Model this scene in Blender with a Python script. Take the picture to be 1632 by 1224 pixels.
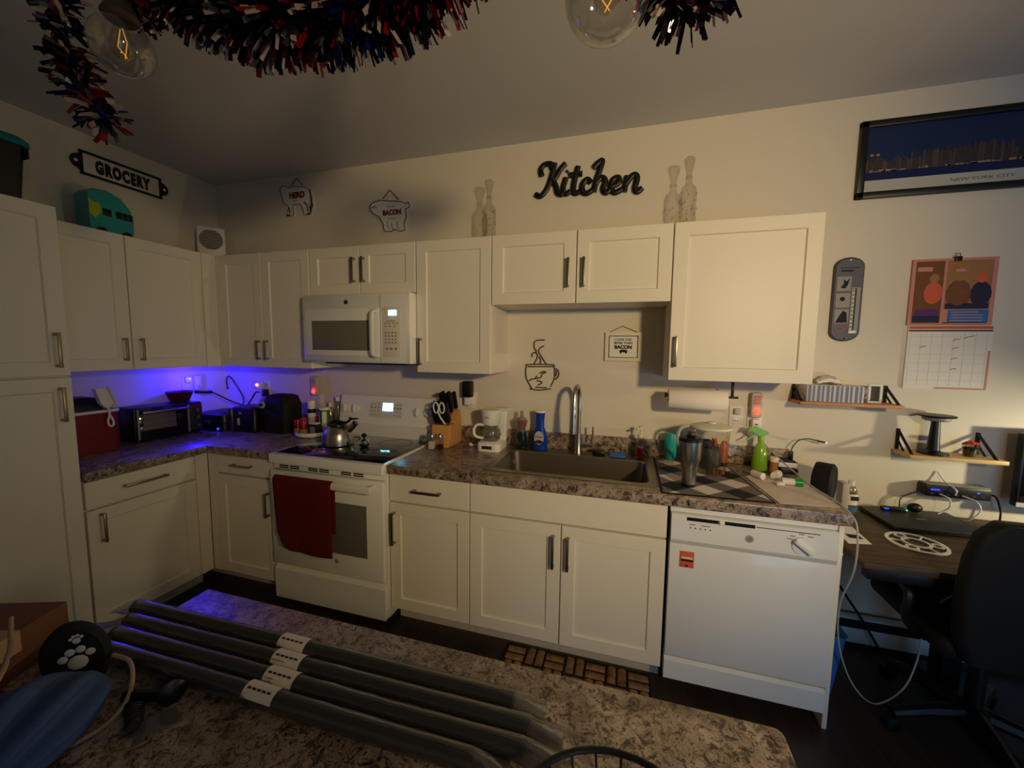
import bpy, bmesh, math, random
from mathutils import Matrix, Vector
random.seed(7)
for o in list(bpy.data.objects): bpy.data.objects.remove(o, do_unlink=True)
SC = bpy.context.scene
COL = SC.collection

# ------------------------------------------------------------------ camera
YAW, PITCH, ROLL, FPX = .2825, -.0919, .0116, 623.08
_d = Vector((-math.sin(YAW)*math.cos(PITCH), math.cos(YAW)*math.cos(PITCH), math.sin(PITCH)))
_r = Vector((math.cos(YAW), math.sin(YAW), 0)); _u = _r.cross(_d)
_r2 = _r*math.cos(ROLL)+_u*math.sin(ROLL); _u2 = _u*math.cos(ROLL)-_r*math.sin(ROLL)
cam = bpy.data.objects.new('camera', bpy.data.cameras.new('camera')); COL.objects.link(cam)
mw = Matrix((_r2, _u2, -_d)).transposed().to_4x4(); mw.translation = (3.1259, -2.4035, 1.538)
cam.matrix_world = mw
cam.data.sensor_width = 36; cam.data.lens = FPX/1632*36; cam.data.clip_start = .02
SC.camera = cam

# ------------------------------------------------------------------ world, lights, exposure
w = bpy.data.worlds.new('world'); SC.world = w; w.use_nodes = True
w.node_tree.nodes['Background'].inputs[0].default_value = (.10, .16, .26, 1)
w.node_tree.nodes['Background'].inputs[1].default_value = .25
SC.view_settings.view_transform = 'Standard'; SC.view_settings.look = 'None'
SC.view_settings.exposure = 0.0; SC.view_settings.gamma = 1; SC.view_settings.use_curve_mapping = False

def light(name, typ, loc, power, col, size=.1, rot=None, size_y=None, spread=None):
    d = bpy.data.lights.new(name, typ); d.energy = power; d.color = col
    if typ == 'AREA':
        d.size = size
        if size_y: d.shape = 'RECTANGLE'; d.size_y = size_y
        if spread: d.spread = spread
    else: d.shadow_soft_size = size
    o = bpy.data.objects.new(name, d); COL.objects.link(o); o.location = loc
    if rot: o.rotation_euler = rot
    return o
# daylight of the dusk sky coming through the glass patio door behind the camera
light('patio_door_daylight', 'AREA', (5.4, -4.05, 1.05), 38, (.20, .48, 1.0), 1.7, (math.radians(90), 0, 0), 1.9)

# ------------------------------------------------------------------ materials
def s2l(c): return tuple(((x/255)/12.92 if x/255 <= .04045 else ((x/255+.055)/1.055)**2.4) for x in c)
MATS = {}
def mat(name, col, rough=.5, metal=0, spec=.5, bump=0, bscale=200, emit=None, estr=0, alpha=1, trans=0, ior=1.45, noise=0, nscale=30, coat=0):
    m = bpy.data.materials.new(name); m.use_nodes = True; nt = m.node_tree; b = nt.nodes['Principled BSDF']
    c = s2l(col)+(1,)
    b.inputs['Base Color'].default_value = c; b.inputs['Roughness'].default_value = rough; b.inputs['Metallic'].default_value = metal
    b.inputs['Specular IOR Level'].default_value = spec; b.inputs['IOR'].default_value = ior
    b.inputs['Transmission Weight'].default_value = trans; b.inputs['Alpha'].default_value = alpha; b.inputs['Coat Weight'].default_value = coat
    if emit: b.inputs['Emission Color'].default_value = s2l(emit)+(1,); b.inputs['Emission Strength'].default_value = estr
    if bump or noise:
        tc = nt.nodes.new('ShaderNodeTexCoord')
    if bump:
        n = nt.nodes.new('ShaderNodeTexNoise'); n.inputs['Scale'].default_value = bscale; n.inputs['Detail'].default_value = 3
        bp = nt.nodes.new('ShaderNodeBump'); bp.inputs['Strength'].default_value = bump; bp.inputs['Distance'].default_value = .002
        nt.links.new(tc.outputs['Object'], n.inputs['Vector']); nt.links.new(n.outputs['Fac'], bp.inputs['Height']); nt.links.new(bp.outputs['Normal'], b.inputs['Normal'])
    if noise:
        n = nt.nodes.new('ShaderNodeTexNoise'); n.inputs['Scale'].default_value = nscale; n.inputs['Detail'].default_value = 4
        mx = nt.nodes.new('ShaderNodeMix'); mx.data_type = 'RGBA'
        mx.inputs[6].default_value = c; mx.inputs[7].default_value = tuple(x*(1-noise) for x in c[:3])+(1,)
        nt.links.new(tc.outputs['Object'], n.inputs['Vector']); nt.links.new(n.outputs['Fac'], mx.inputs[0]); nt.links.new(mx.outputs[2], b.inputs['Base Color'])
    MATS[name] = m; return m
def ramp(nt, stops):
    r = nt.nodes.new('ShaderNodeValToRGB'); e = r.color_ramp.elements
    e[0].position, e[0].color = stops[0][0], s2l(stops[0][1])+(1,); e[1].position, e[1].color = stops[-1][0], s2l(stops[-1][1])+(1,)
    for p, c in stops[1:-1]: x = e.new(p); x.color = s2l(c)+(1,)
    return r
def stone(name, scale=1.0, rough=.3):
    m = bpy.data.materials.new(name); m.use_nodes = True; nt = m.node_tree; b = nt.nodes['Principled BSDF']; L = nt.links.new
    tc = nt.nodes.new('ShaderNodeTexCoord')
    n1 = nt.nodes.new('ShaderNodeTexNoise'); n1.inputs['Scale'].default_value = 22*scale; n1.inputs['Detail'].default_value = 7; n1.inputs['Roughness'].default_value = .68; n1.inputs['Distortion'].default_value = 1.0
    n2 = nt.nodes.new('ShaderNodeTexNoise'); n2.inputs['Scale'].default_value = 60*scale; n2.inputs['Detail'].default_value = 5; n2.inputs['Distortion'].default_value = 1.2
    n3 = nt.nodes.new('ShaderNodeTexNoise'); n3.inputs['Scale'].default_value = 7*scale; n3.inputs['Detail'].default_value = 3; n3.inputs['Distortion'].default_value = 1.0
    for n in (n1, n2, n3): L(tc.outputs['Object'], n.inputs['Vector'])
    r1 = ramp(nt, [(.34, (58, 48, 42)), (.43, (128, 112, 100)), (.52, (196, 182, 168)), (.60, (160, 140, 124)), (.70, (214, 204, 192))])
    r2 = ramp(nt, [(.36, (20, 16, 15)), (.45, (255, 255, 255)), (.62, (255, 255, 255)), (.72, (150, 130, 118))])
    r3 = ramp(nt, [(.35, (190, 178, 170)), (.65, (255, 252, 248))])
    L(n1.outputs['Fac'], r1.inputs[0]); L(n2.outputs['Fac'], r2.inputs[0]); L(n3.outputs['Fac'], r3.inputs[0])
    a = nt.nodes.new('ShaderNodeMix'); a.data_type = 'RGBA'; a.blend_type = 'MULTIPLY'; a.inputs[0].default_value = .85
    c = nt.nodes.new('ShaderNodeMix'); c.data_type = 'RGBA'; c.blend_type = 'MULTIPLY'; c.inputs[0].default_value = 1
    L(r1.outputs[0], a.inputs[6]); L(r2.outputs[0], a.inputs[7]); L(a.outputs[2], c.inputs[6]); L(r3.outputs[0], c.inputs[7]); L(c.outputs[2], b.inputs['Base Color'])
    b.inputs['Roughness'].default_value = rough
    MATS[name] = m; return m
def wood(name, c1, c2, scale=(2, 30, 30), rough=.5):
    m = bpy.data.materials.new(name); m.use_nodes = True; nt = m.node_tree; b = nt.nodes['Principled BSDF']; L = nt.links.new
    tc = nt.nodes.new('ShaderNodeTexCoord'); mp = nt.nodes.new('ShaderNodeMapping'); mp.inputs['Scale'].default_value = scale
    n = nt.nodes.new('ShaderNodeTexNoise'); n.inputs['Scale'].default_value = 1.5; n.inputs['Detail'].default_value = 6; n.inputs['Distortion'].default_value = .6
    r = ramp(nt, [(.3, c1), (.7, c2)])
    L(tc.outputs['Object'], mp.inputs['Vector']); L(mp.outputs['Vector'], n.inputs['Vector']); L(n.outputs['Fac'], r.inputs[0]); L(r.outputs[0], b.inputs['Base Color'])
    b.inputs['Roughness'].default_value = rough; MATS[name] = m; return m

mat('wall', (226, 216, 200), .85, bump=.25, bscale=90)
mat('ceiling', (206, 205, 207), .9, bump=.3, bscale=120)
wood('floor', (44, 34, 28), (66, 52, 42), (14, 1.2, 8), .45)
mat('cabinet', (240, 232, 216), .42, spec=.4)
mat('cabinet_side', (232, 222, 206), .4)
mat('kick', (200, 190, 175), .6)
stone('laminate', 1.45, .28); stone('island_stone', 2.1, .35)
mat('nickel', (150, 138, 122), .35, 1)
mat('steel', (190, 184, 174), .28, 1); mat('steel_sink', (150, 142, 130), .38, 1); mat('chrome', (215, 212, 205), .08, 1)
mat('appliance', (242, 240, 234), .22, spec=.5, coat=.2); mat('appliance_grey', (226, 224, 217), .35)
mat('dishwasher_white', (236, 238, 240), .18, coat=.3)
mat('black', (14, 13, 13), .4); mat('black_gloss', (6, 6, 7), .06, coat=.5); mat('black_matte', (10, 9, 9), .75); mat('dark_grey', (46, 45, 44), .5)
mat('oven_glass', (108, 104, 94), .12); mat('micro_glass', (120, 114, 100), .2)
mat('white', (238, 234, 226), .4); mat('cream', (232, 224, 200), .45); mat('ivory_text', (235, 230, 220), .5); mat('grey', (140, 136, 130), .5); mat('light_grey', (190, 186, 180), .5)
mat('towel_red', (96, 5, 11), .95, bump=.8, bscale=400); mat('red', (170, 22, 20), .35); mat('dark_red', (116, 16, 18), .4); mat('wine', (86, 8, 12), .5)
mat('screen_blue', (120, 220, 255), .4, emit=(120, 225, 255), estr=6)
mat('led_red', (255, 40, 20), .4, emit=(255, 30, 15), estr=14); mat('led_orange', (255, 120, 60), .4, emit=(255, 90, 40), estr=10)
mat('led_blue', (40, 60, 255), .4, emit=(30, 40, 255), estr=30); mat('led_blue_soft', (40, 60, 255), .4, emit=(30, 50, 255), estr=4); mat('led_green', (40, 255, 120), .4, emit=(30, 255, 110), estr=4)
mat('bulb_white', (255, 250, 240), .4, emit=(255, 248, 235), estr=2)
def clear(name, tint, base, rim, rough, dcol=None, dfac=0, bump=0):
    m = bpy.data.materials.new(name); m.use_nodes = True; nt = m.node_tree; N = nt.nodes; L = nt.links.new; N.remove(N['Principled BSDF']); out = N['Material Output']
    tr = N.new('ShaderNodeBsdfTransparent'); tr.inputs[0].default_value = s2l(tint)+(1,); gl = N.new('ShaderNodeBsdfGlossy'); gl.inputs['Roughness'].default_value = rough
    lw = N.new('ShaderNodeLayerWeight'); lw.inputs[0].default_value = .35; mr = N.new('ShaderNodeMapRange'); mr.inputs[3].default_value = base; mr.inputs[4].default_value = rim
    mx = N.new('ShaderNodeMixShader'); L(lw.outputs['Facing'], mr.inputs[0]); L(mr.outputs[0], mx.inputs[0]); L(tr.outputs[0], mx.inputs[1]); L(gl.outputs[0], mx.inputs[2]); last = mx
    if dcol:
        df = N.new('ShaderNodeBsdfDiffuse'); df.inputs[0].default_value = s2l(dcol)+(1,); m2 = N.new('ShaderNodeMixShader'); m2.inputs[0].default_value = dfac; L(mx.outputs[0], m2.inputs[1]); L(df.outputs[0], m2.inputs[2]); last = m2
    if bump:
        tc = N.new('ShaderNodeTexCoord'); n = N.new('ShaderNodeTexNoise'); n.inputs['Scale'].default_value = 30; b = N.new('ShaderNodeBump'); b.inputs['Strength'].default_value = bump; b.inputs['Distance'].default_value = .003
        L(tc.outputs['Object'], n.inputs['Vector']); L(n.outputs['Fac'], b.inputs['Height']); L(b.outputs['Normal'], gl.inputs['Normal'])
    L(last.outputs[0], out.inputs['Surface']); MATS[name] = m; return m
clear('clear', (244, 242, 236), .05, .55, .04); clear('clear_tint', (214, 208, 198), .08, .6, .08, (200, 194, 184), .14)
clear('pressed_glass', (246, 240, 226), .10, .5, .12, (240, 232, 214), .05, .9)
clear('film', (214, 212, 212), .07, .5, .16, (150, 148, 150), .07, .5)
mat('wood_block', (228, 166, 100), .5, noise=.2, nscale=20)
wood('shelf_wood', (176, 116, 70), (212, 150, 98), (4, 40, 40), .5); wood('shelf_pine', (205, 165, 100), (232, 198, 138), (4, 40, 40), .5); wood('desk_wood', (52, 38, 24), (98, 73, 48), (3, 26, 26), .5)
wood('cork', (110, 78, 50), (168, 126, 84), (20, 20, 20), .7)
mat('cardboard', (112, 68, 40), .8); mat('tape', (190, 150, 110), .35)
mat('blue_soap', (20, 60, 170), .15, coat=.4); mat('green_soap', (12, 40, 34), .15, coat=.4); mat('red_soap', (200, 30, 50), .12, trans=.5)
mat('teal', (34, 158, 160), .35); mat('teal_lid', (20, 120, 128), .4); mat('yellow_green', (176, 190, 40), .4); mat('sponge_blue', (70, 110, 190), .9, bump=1, bscale=300)
mat('lime', (150, 215, 40), .2, trans=.25); mat('lime_body', (150, 200, 50), .12, alpha=.75); mat('orange', (235, 105, 25), .2, trans=.2); mat('green', (10, 150, 70), .35); mat('can_green', (20, 110, 50), .4)
mat('paper', (226, 212, 204), .8, noise=.25, nscale=14); mat('white_paper', (236, 230, 222), .8); mat('print_grey', (110, 104, 104), .8); mat('ink', (18, 17, 20), .7)
mat('plaid_black', (22, 22, 26), .9); mat('plaid_grey', (112, 104, 104), .9); mat('plaid_white', (222, 208, 200), .9)
mat('pill_white', (236, 226, 220), .5)
mat('sign_red', (120, 40, 26), .6); mat('enamel', (92, 90, 102), .4, noise=.2, nscale=15); mat('enamel_edge', (40, 30, 30), .5); mat('enamel_light', (150, 146, 142), .5); mat('bronze', (70, 58, 44), .5)
mat('cal_orange', (176, 116, 82), .7, noise=.3, nscale=9); mat('cal_brown', (138, 84, 44), .7, noise=.5, nscale=16); mat('cal_skin', (176, 124, 76), .7, noise=.3, nscale=20); mat('cal_blue', (50, 110, 180), .7); mat('cal_navy', (34, 34, 66), .7); mat('cal_purple', (96, 40, 120), .7); mat('cal_strip', (212, 96, 60), .7); mat('cal_pink', (206, 140, 128), .7)
mat('poster_sky', (22, 42, 86), .35); mat('poster_water', (20, 34, 80), .3); mat('poster_build', (62, 54, 56), .5, noise=.6, nscale=60); mat('poster_light', (160, 130, 110), .5); mat('poster_red', (84, 62, 58), .5)
mat('tissue_stripe_a', (214, 210, 212), .7); mat('tissue_stripe_b', (122, 128, 160), .7); mat('tissue', (244, 236, 226), .9)
mat('bin_blue', (50, 110, 190), .4); mat('bag_blue', (62, 84, 124), .9, bump=.5, bscale=120); mat('rope', (176, 150, 120), .9)
mat('tin_red', (120, 14, 20), .25, .3); mat('tin_white', (170, 150, 146), .3, .2); mat('tin_blue', (16, 26, 96), .15, .6); mat('tin_dark', (14, 12, 18), .25, .3); mat('tin_silver', (190, 190, 200), .12, .9)
mat('brass', (190, 150, 80), .25, 1); mat('filament', (255, 190, 80), .4, emit=(255, 180, 70), estr=.6)
mat('flower_red', (226, 70, 30), .7); mat('soil', (28, 24, 22), .9); mat('vinyl_black', (15, 15, 17), .3); mat('label', (226, 216, 206), .6)
mat('handle_white', (232, 226, 214), .35); mat('heater', (206, 212, 214), .5); mat('spice_body', (150, 80, 50), .3, noise=.5, nscale=60)
mat('plush_pattern', (210, 205, 200), .8)

# ------------------------------------------------------------------ mesh builder
class MB:
    def __init__(s): s.v = []; s.f = []; s.mi = []
    def add(s, vs, fs, m=0):
        o = len(s.v); s.v += [tuple(p) for p in vs]; s.f += [tuple(i+o for i in f) for f in fs]; s.mi += [m]*len(fs); return s
    def box(s, x0, x1, y0, y1, z0, z1, b=0, m=0, seg=2):
        x0, x1 = min(x0, x1), max(x0, x1); y0, y1 = min(y0, y1), max(y0, y1); z0, z1 = min(z0, z1), max(z0, z1)
        if b:
            bm = bmesh.new(); bmesh.ops.create_cube(bm, size=1)
            for v in bm.verts: v.co = ((x0+x1)/2+v.co.x*(x1-x0), (y0+y1)/2+v.co.y*(y1-y0), (z0+z1)/2+v.co.z*(z1-z0))
            b = min(b, (x1-x0)*.49, (y1-y0)*.49, (z1-z0)*.49)
            bmesh.ops.bevel(bm, geom=bm.edges[:], offset=b, segments=seg, profile=.5, affect='EDGES')
            bm.verts.index_update(); s.add([v.co[:] for v in bm.verts], [[v.index for v in f.verts] for f in bm.faces], m); bm.free(); return s
        return s.add([(x0, y0, z0), (x1, y0, z0), (x1, y1, z0), (x0, y1, z0), (x0, y0, z1), (x1, y0, z1), (x1, y1, z1), (x0, y1, z1)],
                     [(0, 3, 2, 1), (4, 5, 6, 7), (0, 1, 5, 4), (1, 2, 6, 5), (2, 3, 7, 6), (3, 0, 4, 7)], m)
    def lathe(s, prof, c=(0, 0, 0), n=24, axis='z', m=0, cap=True, sx=1, sy=1):
        vs = []; fs = []
        for r, h in prof:
            for k in range(n):
                a = 2*math.pi*k/n; p = (r*math.cos(a)*sx, r*math.sin(a)*sy, h)
                if axis == 'x': p = (p[2], p[0], p[1])
                elif axis == 'y': p = (p[0], p[2], p[1])
                vs.append((c[0]+p[0], c[1]+p[1], c[2]+p[2]))
        for i in range(len(prof)-1):
            for k in range(n): a, b = i*n+k, i*n+(k+1) % n; fs.append((a, b, b+n, a+n) if axis != 'y' else (a, a+n, b+n, b))
        if cap:
            f0 = tuple(range(n)); f1 = tuple(range((len(prof)-1)*n, len(prof)*n))
            if prof[0][0] > 1e-5: fs.append(f0[::-1] if axis != 'y' else f0)
            if prof[-1][0] > 1e-5: fs.append(f1 if axis != 'y' else f1[::-1])
        return s.add(vs, fs, m)
    def cyl(s, c, r, h, axis='z', n=20, m=0): return s.lathe([(r, 0), (r, h)], c, n, axis, m)
    def tube(s, pts, r, n=8, m=0, smooth=0, cap=True, flat=None):
        P = [Vector(p) for p in pts]
        if smooth: P = spline(P, smooth)
        R = r if isinstance(r, list) else [r]*len(P)
        if len(R) != len(P): R = [R[min(len(R)-1, int(i*(len(R)-1)/(len(P)-1)+.5))] for i in range(len(P))]
        t = (P[1]-P[0]).normalized(); a = Vector((0, 0, 1)) if abs(t.z) < .9 else Vector((1, 0, 0)); nrm = t.cross(a).normalized()
        vs = []; fs = []
        for i, p in enumerate(P):
            t2 = (P[min(i+1, len(P)-1)]-P[max(i-1, 0)]).normalized()
            nrm = (nrm-t2*nrm.dot(t2)).normalized(); bn = t2.cross(nrm)
            for k in range(n):
                q = nrm*math.cos(2*math.pi*k/n)*R[i]+bn*math.sin(2*math.pi*k/n)*R[i]
                if flat: q = Vector((q[j]*flat[j] for j in range(3)))
                vs.append(p+q)
        for i in range(len(P)-1):
            for k in range(n): a, b = i*n+k, i*n+(k+1) % n; fs.append((a, b, b+n, a+n))
        if cap: fs.append(tuple(range(n))[::-1]); fs.append(tuple(range((len(P)-1)*n, len(P)*n)))
        return s.add(vs, fs, m)
    def prism(s, poly, plane, d0, d1, m=0):
        def w(p, d): return {'xy': (p[0], p[1], d), 'xz': (p[0], d, p[1]), 'yz': (d, p[0], p[1])}[plane]
        n = len(poly); vs = [w(p, d0) for p in poly]+[w(p, d1) for p in poly]
        fs = [tuple(range(n))[::-1], tuple(range(n, 2*n))]+[(i, (i+1) % n, n+(i+1) % n, n+i) for i in range(n)]
        return s.add(vs, fs, m)
    def ball(s, c, r, n=16, m=0, sc=(1, 1, 1)):
        h = n//2; return s.lathe([(max(r*math.sin(math.pi*i/h), 1e-6), -r*math.cos(math.pi*i/h)*sc[2]) for i in range(h+1)], c, n, 'z', m, sx=sc[0], sy=sc[1])
    def xf(s, M): s.v = [tuple(M @ Vector(p)) for p in s.v]; return s
    def rot(s, ang, piv, axis='Z'):
        T = Matrix.Translation(piv); return s.xf(T @ Matrix.Rotation(ang, 4, axis) @ T.inverted())
    def build(s, name, mats, parent=None, ang=35, flat=False, **kw):
        off = origin(parent) if parent else Vector((0, 0, 0))
        loc = Vector((0, 0, 0))
        if not parent and s.v:
            xs = [p[0] for p in s.v]; ys = [p[1] for p in s.v]; zs = [p[2] for p in s.v]
            loc = Vector(((min(xs)+max(xs))/2, (min(ys)+max(ys))/2, min(zs))); off = loc
        me = bpy.data.meshes.new(name); me.from_pydata([tuple(Vector(p)-off) for p in s.v], [], s.f)
        if isinstance(mats, str): mats = [mats]
        for x in mats: me.materials.append(MATS[x])
        me.polygons.foreach_set('material_index', s.mi)
        bm = bmesh.new(); bm.from_mesh(me); bmesh.ops.recalc_face_normals(bm, faces=bm.faces[:]); bm.to_mesh(me); bm.free()
        if not flat:
            me.polygons.foreach_set('use_smooth', [True]*len(me.polygons)); me.set_sharp_from_angle(angle=math.radians(ang))
        me.update()
        o = bpy.data.objects.new(name, me); COL.objects.link(o); o.location = loc
        if parent: o.parent = parent; o.location = (0, 0, 0)
        for k in kw: o[k] = kw[k]
        return o
def origin(o):
    v = Vector((0, 0, 0))
    while o: v += o.location; o = o.parent
    return v
def spline(P, k):
    Q = [P[0]*2-P[1]]+list(P)+[P[-1]*2-P[-2]]; out = []
    for i in range(1, len(Q)-2):
        for j in range(k):
            t = j/k; a, b, c, d = Q[i-1], Q[i], Q[i+1], Q[i+2]
            out.append(.5*((2*b)+(c-a)*t+(2*a-5*b+4*c-d)*t*t+(3*b-a-3*c+d)*t**3))
    out.append(P[-1].copy()); return out
def thing(name, label, cat, loc, group=None):
    o = bpy.data.objects.new(name, None); COL.objects.link(o); o.location = loc; o.empty_display_size = .05
    o['label'] = label; o['category'] = cat
    if group: o['group'] = group
    return o
def tag(o, label, cat, group=None):
    o['label'] = label; o['category'] = cat
    if group: o['group'] = group
    return o
def struct(o, label=None):
    o['kind'] = 'structure'
    if label: o['label'] = label
    return o
def text(body, size, x, z, y, ext=.001, face='y', align='CENTER', m='ink', parent=None, name='lettering', squeeze=1, rot=0, bold=0, space=1):
    cu = bpy.data.curves.new('t', 'FONT'); cu.body = body; cu.size = size; cu.align_x = align; cu.extrude = ext; cu.resolution_u = 3; cu.offset = bold; cu.space_character = space
    to = bpy.data.objects.new('t', cu); COL.objects.link(to); bpy.context.view_layer.update()
    me = bpy.data.meshes.new_from_object(to.evaluated_get(bpy.context.evaluated_depsgraph_get()))
    mb = MB(); cr, sr = math.cos(rot), math.sin(rot); vs = []
    for v in me.vertices:
        a, b, c = v.co.x*squeeze, v.co.y, v.co.z; a, b = a*cr-b*sr, a*sr+b*cr
        vs.append((x+a, y-c, z+b) if face == 'y' else ((y+c, x+a, z+b) if face == 'x' else (x+a, z+b, y+c)))
    mb.add(vs, [tuple(p.vertices) for p in me.polygons])
    bpy.data.objects.remove(to, do_unlink=True); bpy.data.meshes.remove(me); bpy.data.curves.remove(cu)
    return mb.build(name, m, parent, flat=True)
# ------------------------------------------------------------------ the room
H = 2.772; XR, YR = 7.4, -3.9
struct(MB().box(-.2, XR+.2, YR-.2, .2, -.12, 0).build('floor', 'floor'))
struct(MB().box(-.2, XR+.2, YR-.2, .2, H, H+.12).build('ceiling', 'ceiling'))
struct(MB().box(-.2, XR+.2, 0, .2, 0, H).build('wall_back', 'wall'))
struct(MB().box(-.2, 0, YR, 0, 0, H).build('wall_left', 'wall'))
struct(MB().box(XR, XR+.2, YR, 0, 0, H).build('wall_right', 'wall'))
wr = MB(); wr.box(-.2, 4.5, YR-.2, YR, 0, H); wr.box(6.3, XR+.2, YR-.2, YR, 0, H); wr.box(4.5, 6.3, YR-.2, YR, 2.05, H); struct(wr.build('wall_rear', 'wall'))
dr = bpy.data.objects.new('door_1', None); COL.objects.link(dr); dr.location = (5.4, YR-.05, 0); struct(dr)
fr = MB()
for x in (4.5, 5.35, 6.22): fr.box(x, x+.08, YR-.08, YR-.02, 0, 2.05)
fr.box(4.5, 6.3, YR-.08, YR-.02, 0, .1); fr.box(4.5, 6.3, YR-.08, YR-.02, 1.95, 2.05); fr.box(4.5, 6.3, YR-.08, YR-.02, .95, 1.0)
fr.build('door_frame', 'white', dr)
for x0, x1 in ((4.58, 5.35), (5.43, 6.22)):
    for z0, z1 in ((.1, .95), (1.0, 1.95)): MB().box(x0, x1, YR-.055, YR-.045, z0, z1).build('pane', 'clear', dr)
bb = MB(); bb.box(3.99, XR, -.014, 0, 0, .07); struct(bb.build('baseboard_back', 'cabinet_side'))

# ------------------------------------------------------------------ cabinet helpers
def shaker(name, parent, plane, p, a0, a1, z0, z1, fw=.062, flat=False, th=.02):
    """front panel; plane 'y' faces -y (front at y=p), plane 'x' faces +x (front at x=p); a runs along x or y"""
    mb = MB(); g = .0028
    a0 += g; a1 -= g; z0 += g; z1 -= g
    def W(a, z, d): return (a, p+d, z) if plane == 'y' else (p-d, a, z)
    if flat:
        e = .003
        R = [(a0+e, a1-e, z0+e, z1-e, 0), (a0, a1, z0, z1, e), (a0, a1, z0, z1, th)]
    else:
        e = .002
        R = [(a0+fw+.005, a1-fw-.005, z0+fw+.005, z1-fw-.005, .009), (a0+fw, a1-fw, z0+fw, z1-fw, 0), (a0+e, a1-e, z0+e, z1-e, 0), (a0, a1, z0, z1, e), (a0, a1, z0, z1, th)]
    vs = []; fs = [(0, 1, 2, 3)]
    for (b0, b1, c0, c1, d) in R: vs += [W(b0, c0, d), W(b1, c0, d), W(b1, c1, d), W(b0, c1, d)]
    for i in range(len(R)-1):
        for k in range(4): j = (k+1) % 4; fs.append((4*i+k, 4*i+j, 4*i+4+j, 4*i+4+k))
    n = 4*(len(R)-1); fs.append((n, n+3, n+2, n+1))
    mb.add(vs, fs); return mb.build(name, 'cabinet', parent, ang=20)
def pull(parent, plane, p, a, z, L=.15, horiz=False):
    mb = MB(); t = .006; so = .032
    def bx(a0, a1, z0, z1, d0, d1):
        if plane == 'y': mb.box(a0, a1, p-d1, p-d0, z0, z1, .0015)
        else: mb.box(p+d0, p+d1, a0, a1, z0, z1, .0015)
    if horiz:
        bx(a-L/2, a+L/2, z-t, z+t, so-.009, so)
        for s in (-1, 1): bx(a+s*(L/2-.008)-t, a+s*(L/2-.008)+t, z-t, z+t, 0, so-.009)
    else:
        bx(a-t, a+t, z-L/2, z+L/2, so-.009, so)
        for s in (-1, 1): bx(a-t, a+t, z+s*(L/2-.008)-t, z+s*(L/2-.008)+t, 0, so-.009)
    return mb.build('handle', 'nickel', parent)
R0, X1, X2, XM, X3, X4 = 1.168, 1.930, 2.397, 2.862, 3.327, 3.945
UY, BY, ZT, ZB = -.325, -.635, 2.149, 1.39
LX, YP = .383, -1.224
def ubody(t, x0, x1, z0, z1, y=UY): return MB().box(x0, x1, y+.022, -.0005, z0, z1).build('body', 'cabinet_side', t)

# ------------------------------------------------------------------ pantry and left wall cabinets
t = thing('pantry_cabinet', 'tall white pantry cabinet at the left edge with two long doors', 'cabinet', (.3, -1.55, 0))
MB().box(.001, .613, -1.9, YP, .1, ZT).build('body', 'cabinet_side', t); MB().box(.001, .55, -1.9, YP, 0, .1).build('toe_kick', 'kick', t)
d = shaker('door', t, 'x', .635, -1.84, YP, 1.384, ZT); pull(d, 'x', .635, YP-.045, 1.505, .16)
d = shaker('door', t, 'x', .635, -1.84, YP, .11, 1.380); pull(d, 'x', .635, YP-.045, 1.255, .16)
t = thing('wall_cabinet', 'white upper cabinet on the left wall under the GROCERY sign', 'cabinet', (.17, -.8, ZB))
MB().box(.001, LX-.022, YP+.003, -.3035, ZB, ZT).build('body', 'cabinet_side', t)
d = shaker('door', t, 'x', LX, YP+.003, -.8365, ZB-.004, ZT); pull(d, 'x', LX, -.8365-.04, ZB+.115, .13)
d = shaker('door', t, 'x', LX, -.8365, -.42, ZB-.004, ZT); pull(d, 'x', LX, -.8365+.04, ZB+.115, .13)
MB().box(LX-.02, LX-.003, -.418, UY-.001, ZB-.004, ZT).build('filler_strip', 'cabinet', t)
# ------------------------------------------------------------------ upper cabinets on the back wall
t = thing('wall_cabinet', 'white two-door upper cabinet in the corner left of the microwave', 'cabinet', (.77, -.16, ZB))
ubody(t, .001, R0-.002, ZB, ZT)
d = shaker('door', t, 'y', UY, LX+.02, .775, ZB-.004, ZT); pull(d, 'y', UY, .775-.035, ZB+.115, .13)
d = shaker('door', t, 'y', UY, .775, R0-.001, ZB-.004, ZT); pull(d, 'y', UY, .775+.035, ZB+.115, .13)
MB().box(LX-.02, LX+.019, UY+.001, UY+.02, ZB-.004, ZT).build('filler_strip', 'cabinet', t)
t = thing('wall_cabinet', 'short white two-door cabinet directly above the microwave', 'cabinet', (1.55, -.16, 1.85))
ubody(t, R0+.002, X1-.002, 1.852, ZT)
for a0, a1, h in ((R0+.001, 1.545, 1.545-.035), (1.545, X1-.001, 1.545+.035)): d = shaker('door', t, 'y', UY, a0, a1, 1.854, ZT); pull(d, 'y', UY, h, 2.0, .15)
t = thing('wall_cabinet', 'tall white single-door upper cabinet between microwave and sink cabinets', 'cabinet', (2.16, -.16, ZB))
ubody(t, X1+.002, X2-.001, ZB, ZT)
d = shaker('door', t, 'y', UY, X1+.001, X2, ZB-.004, ZT); pull(d, 'y', UY, X1+.03, 1.51, .16)
t = thing('wall_cabinet', 'short white two-door cabinet above the sink under the Kitchen sign', 'cabinet', (XM, -.16, 1.775))
ubody(t, X2+.001, X3-.001, 1.776, ZT)
for a0, a1, h in ((X2, XM, XM-.04), (XM, X3, XM+.04)): d = shaker('door', t, 'y', UY, a0, a1, 1.772, ZT); pull(d, 'y', UY, h, 1.93, .15)
t = thing('wall_cabinet', 'large white single-door upper cabinet right of the sink, above the paper towel', 'cabinet', (3.64, -.16, ZB))
ubody(t, X3+.001, X4, ZB, ZT)
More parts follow.
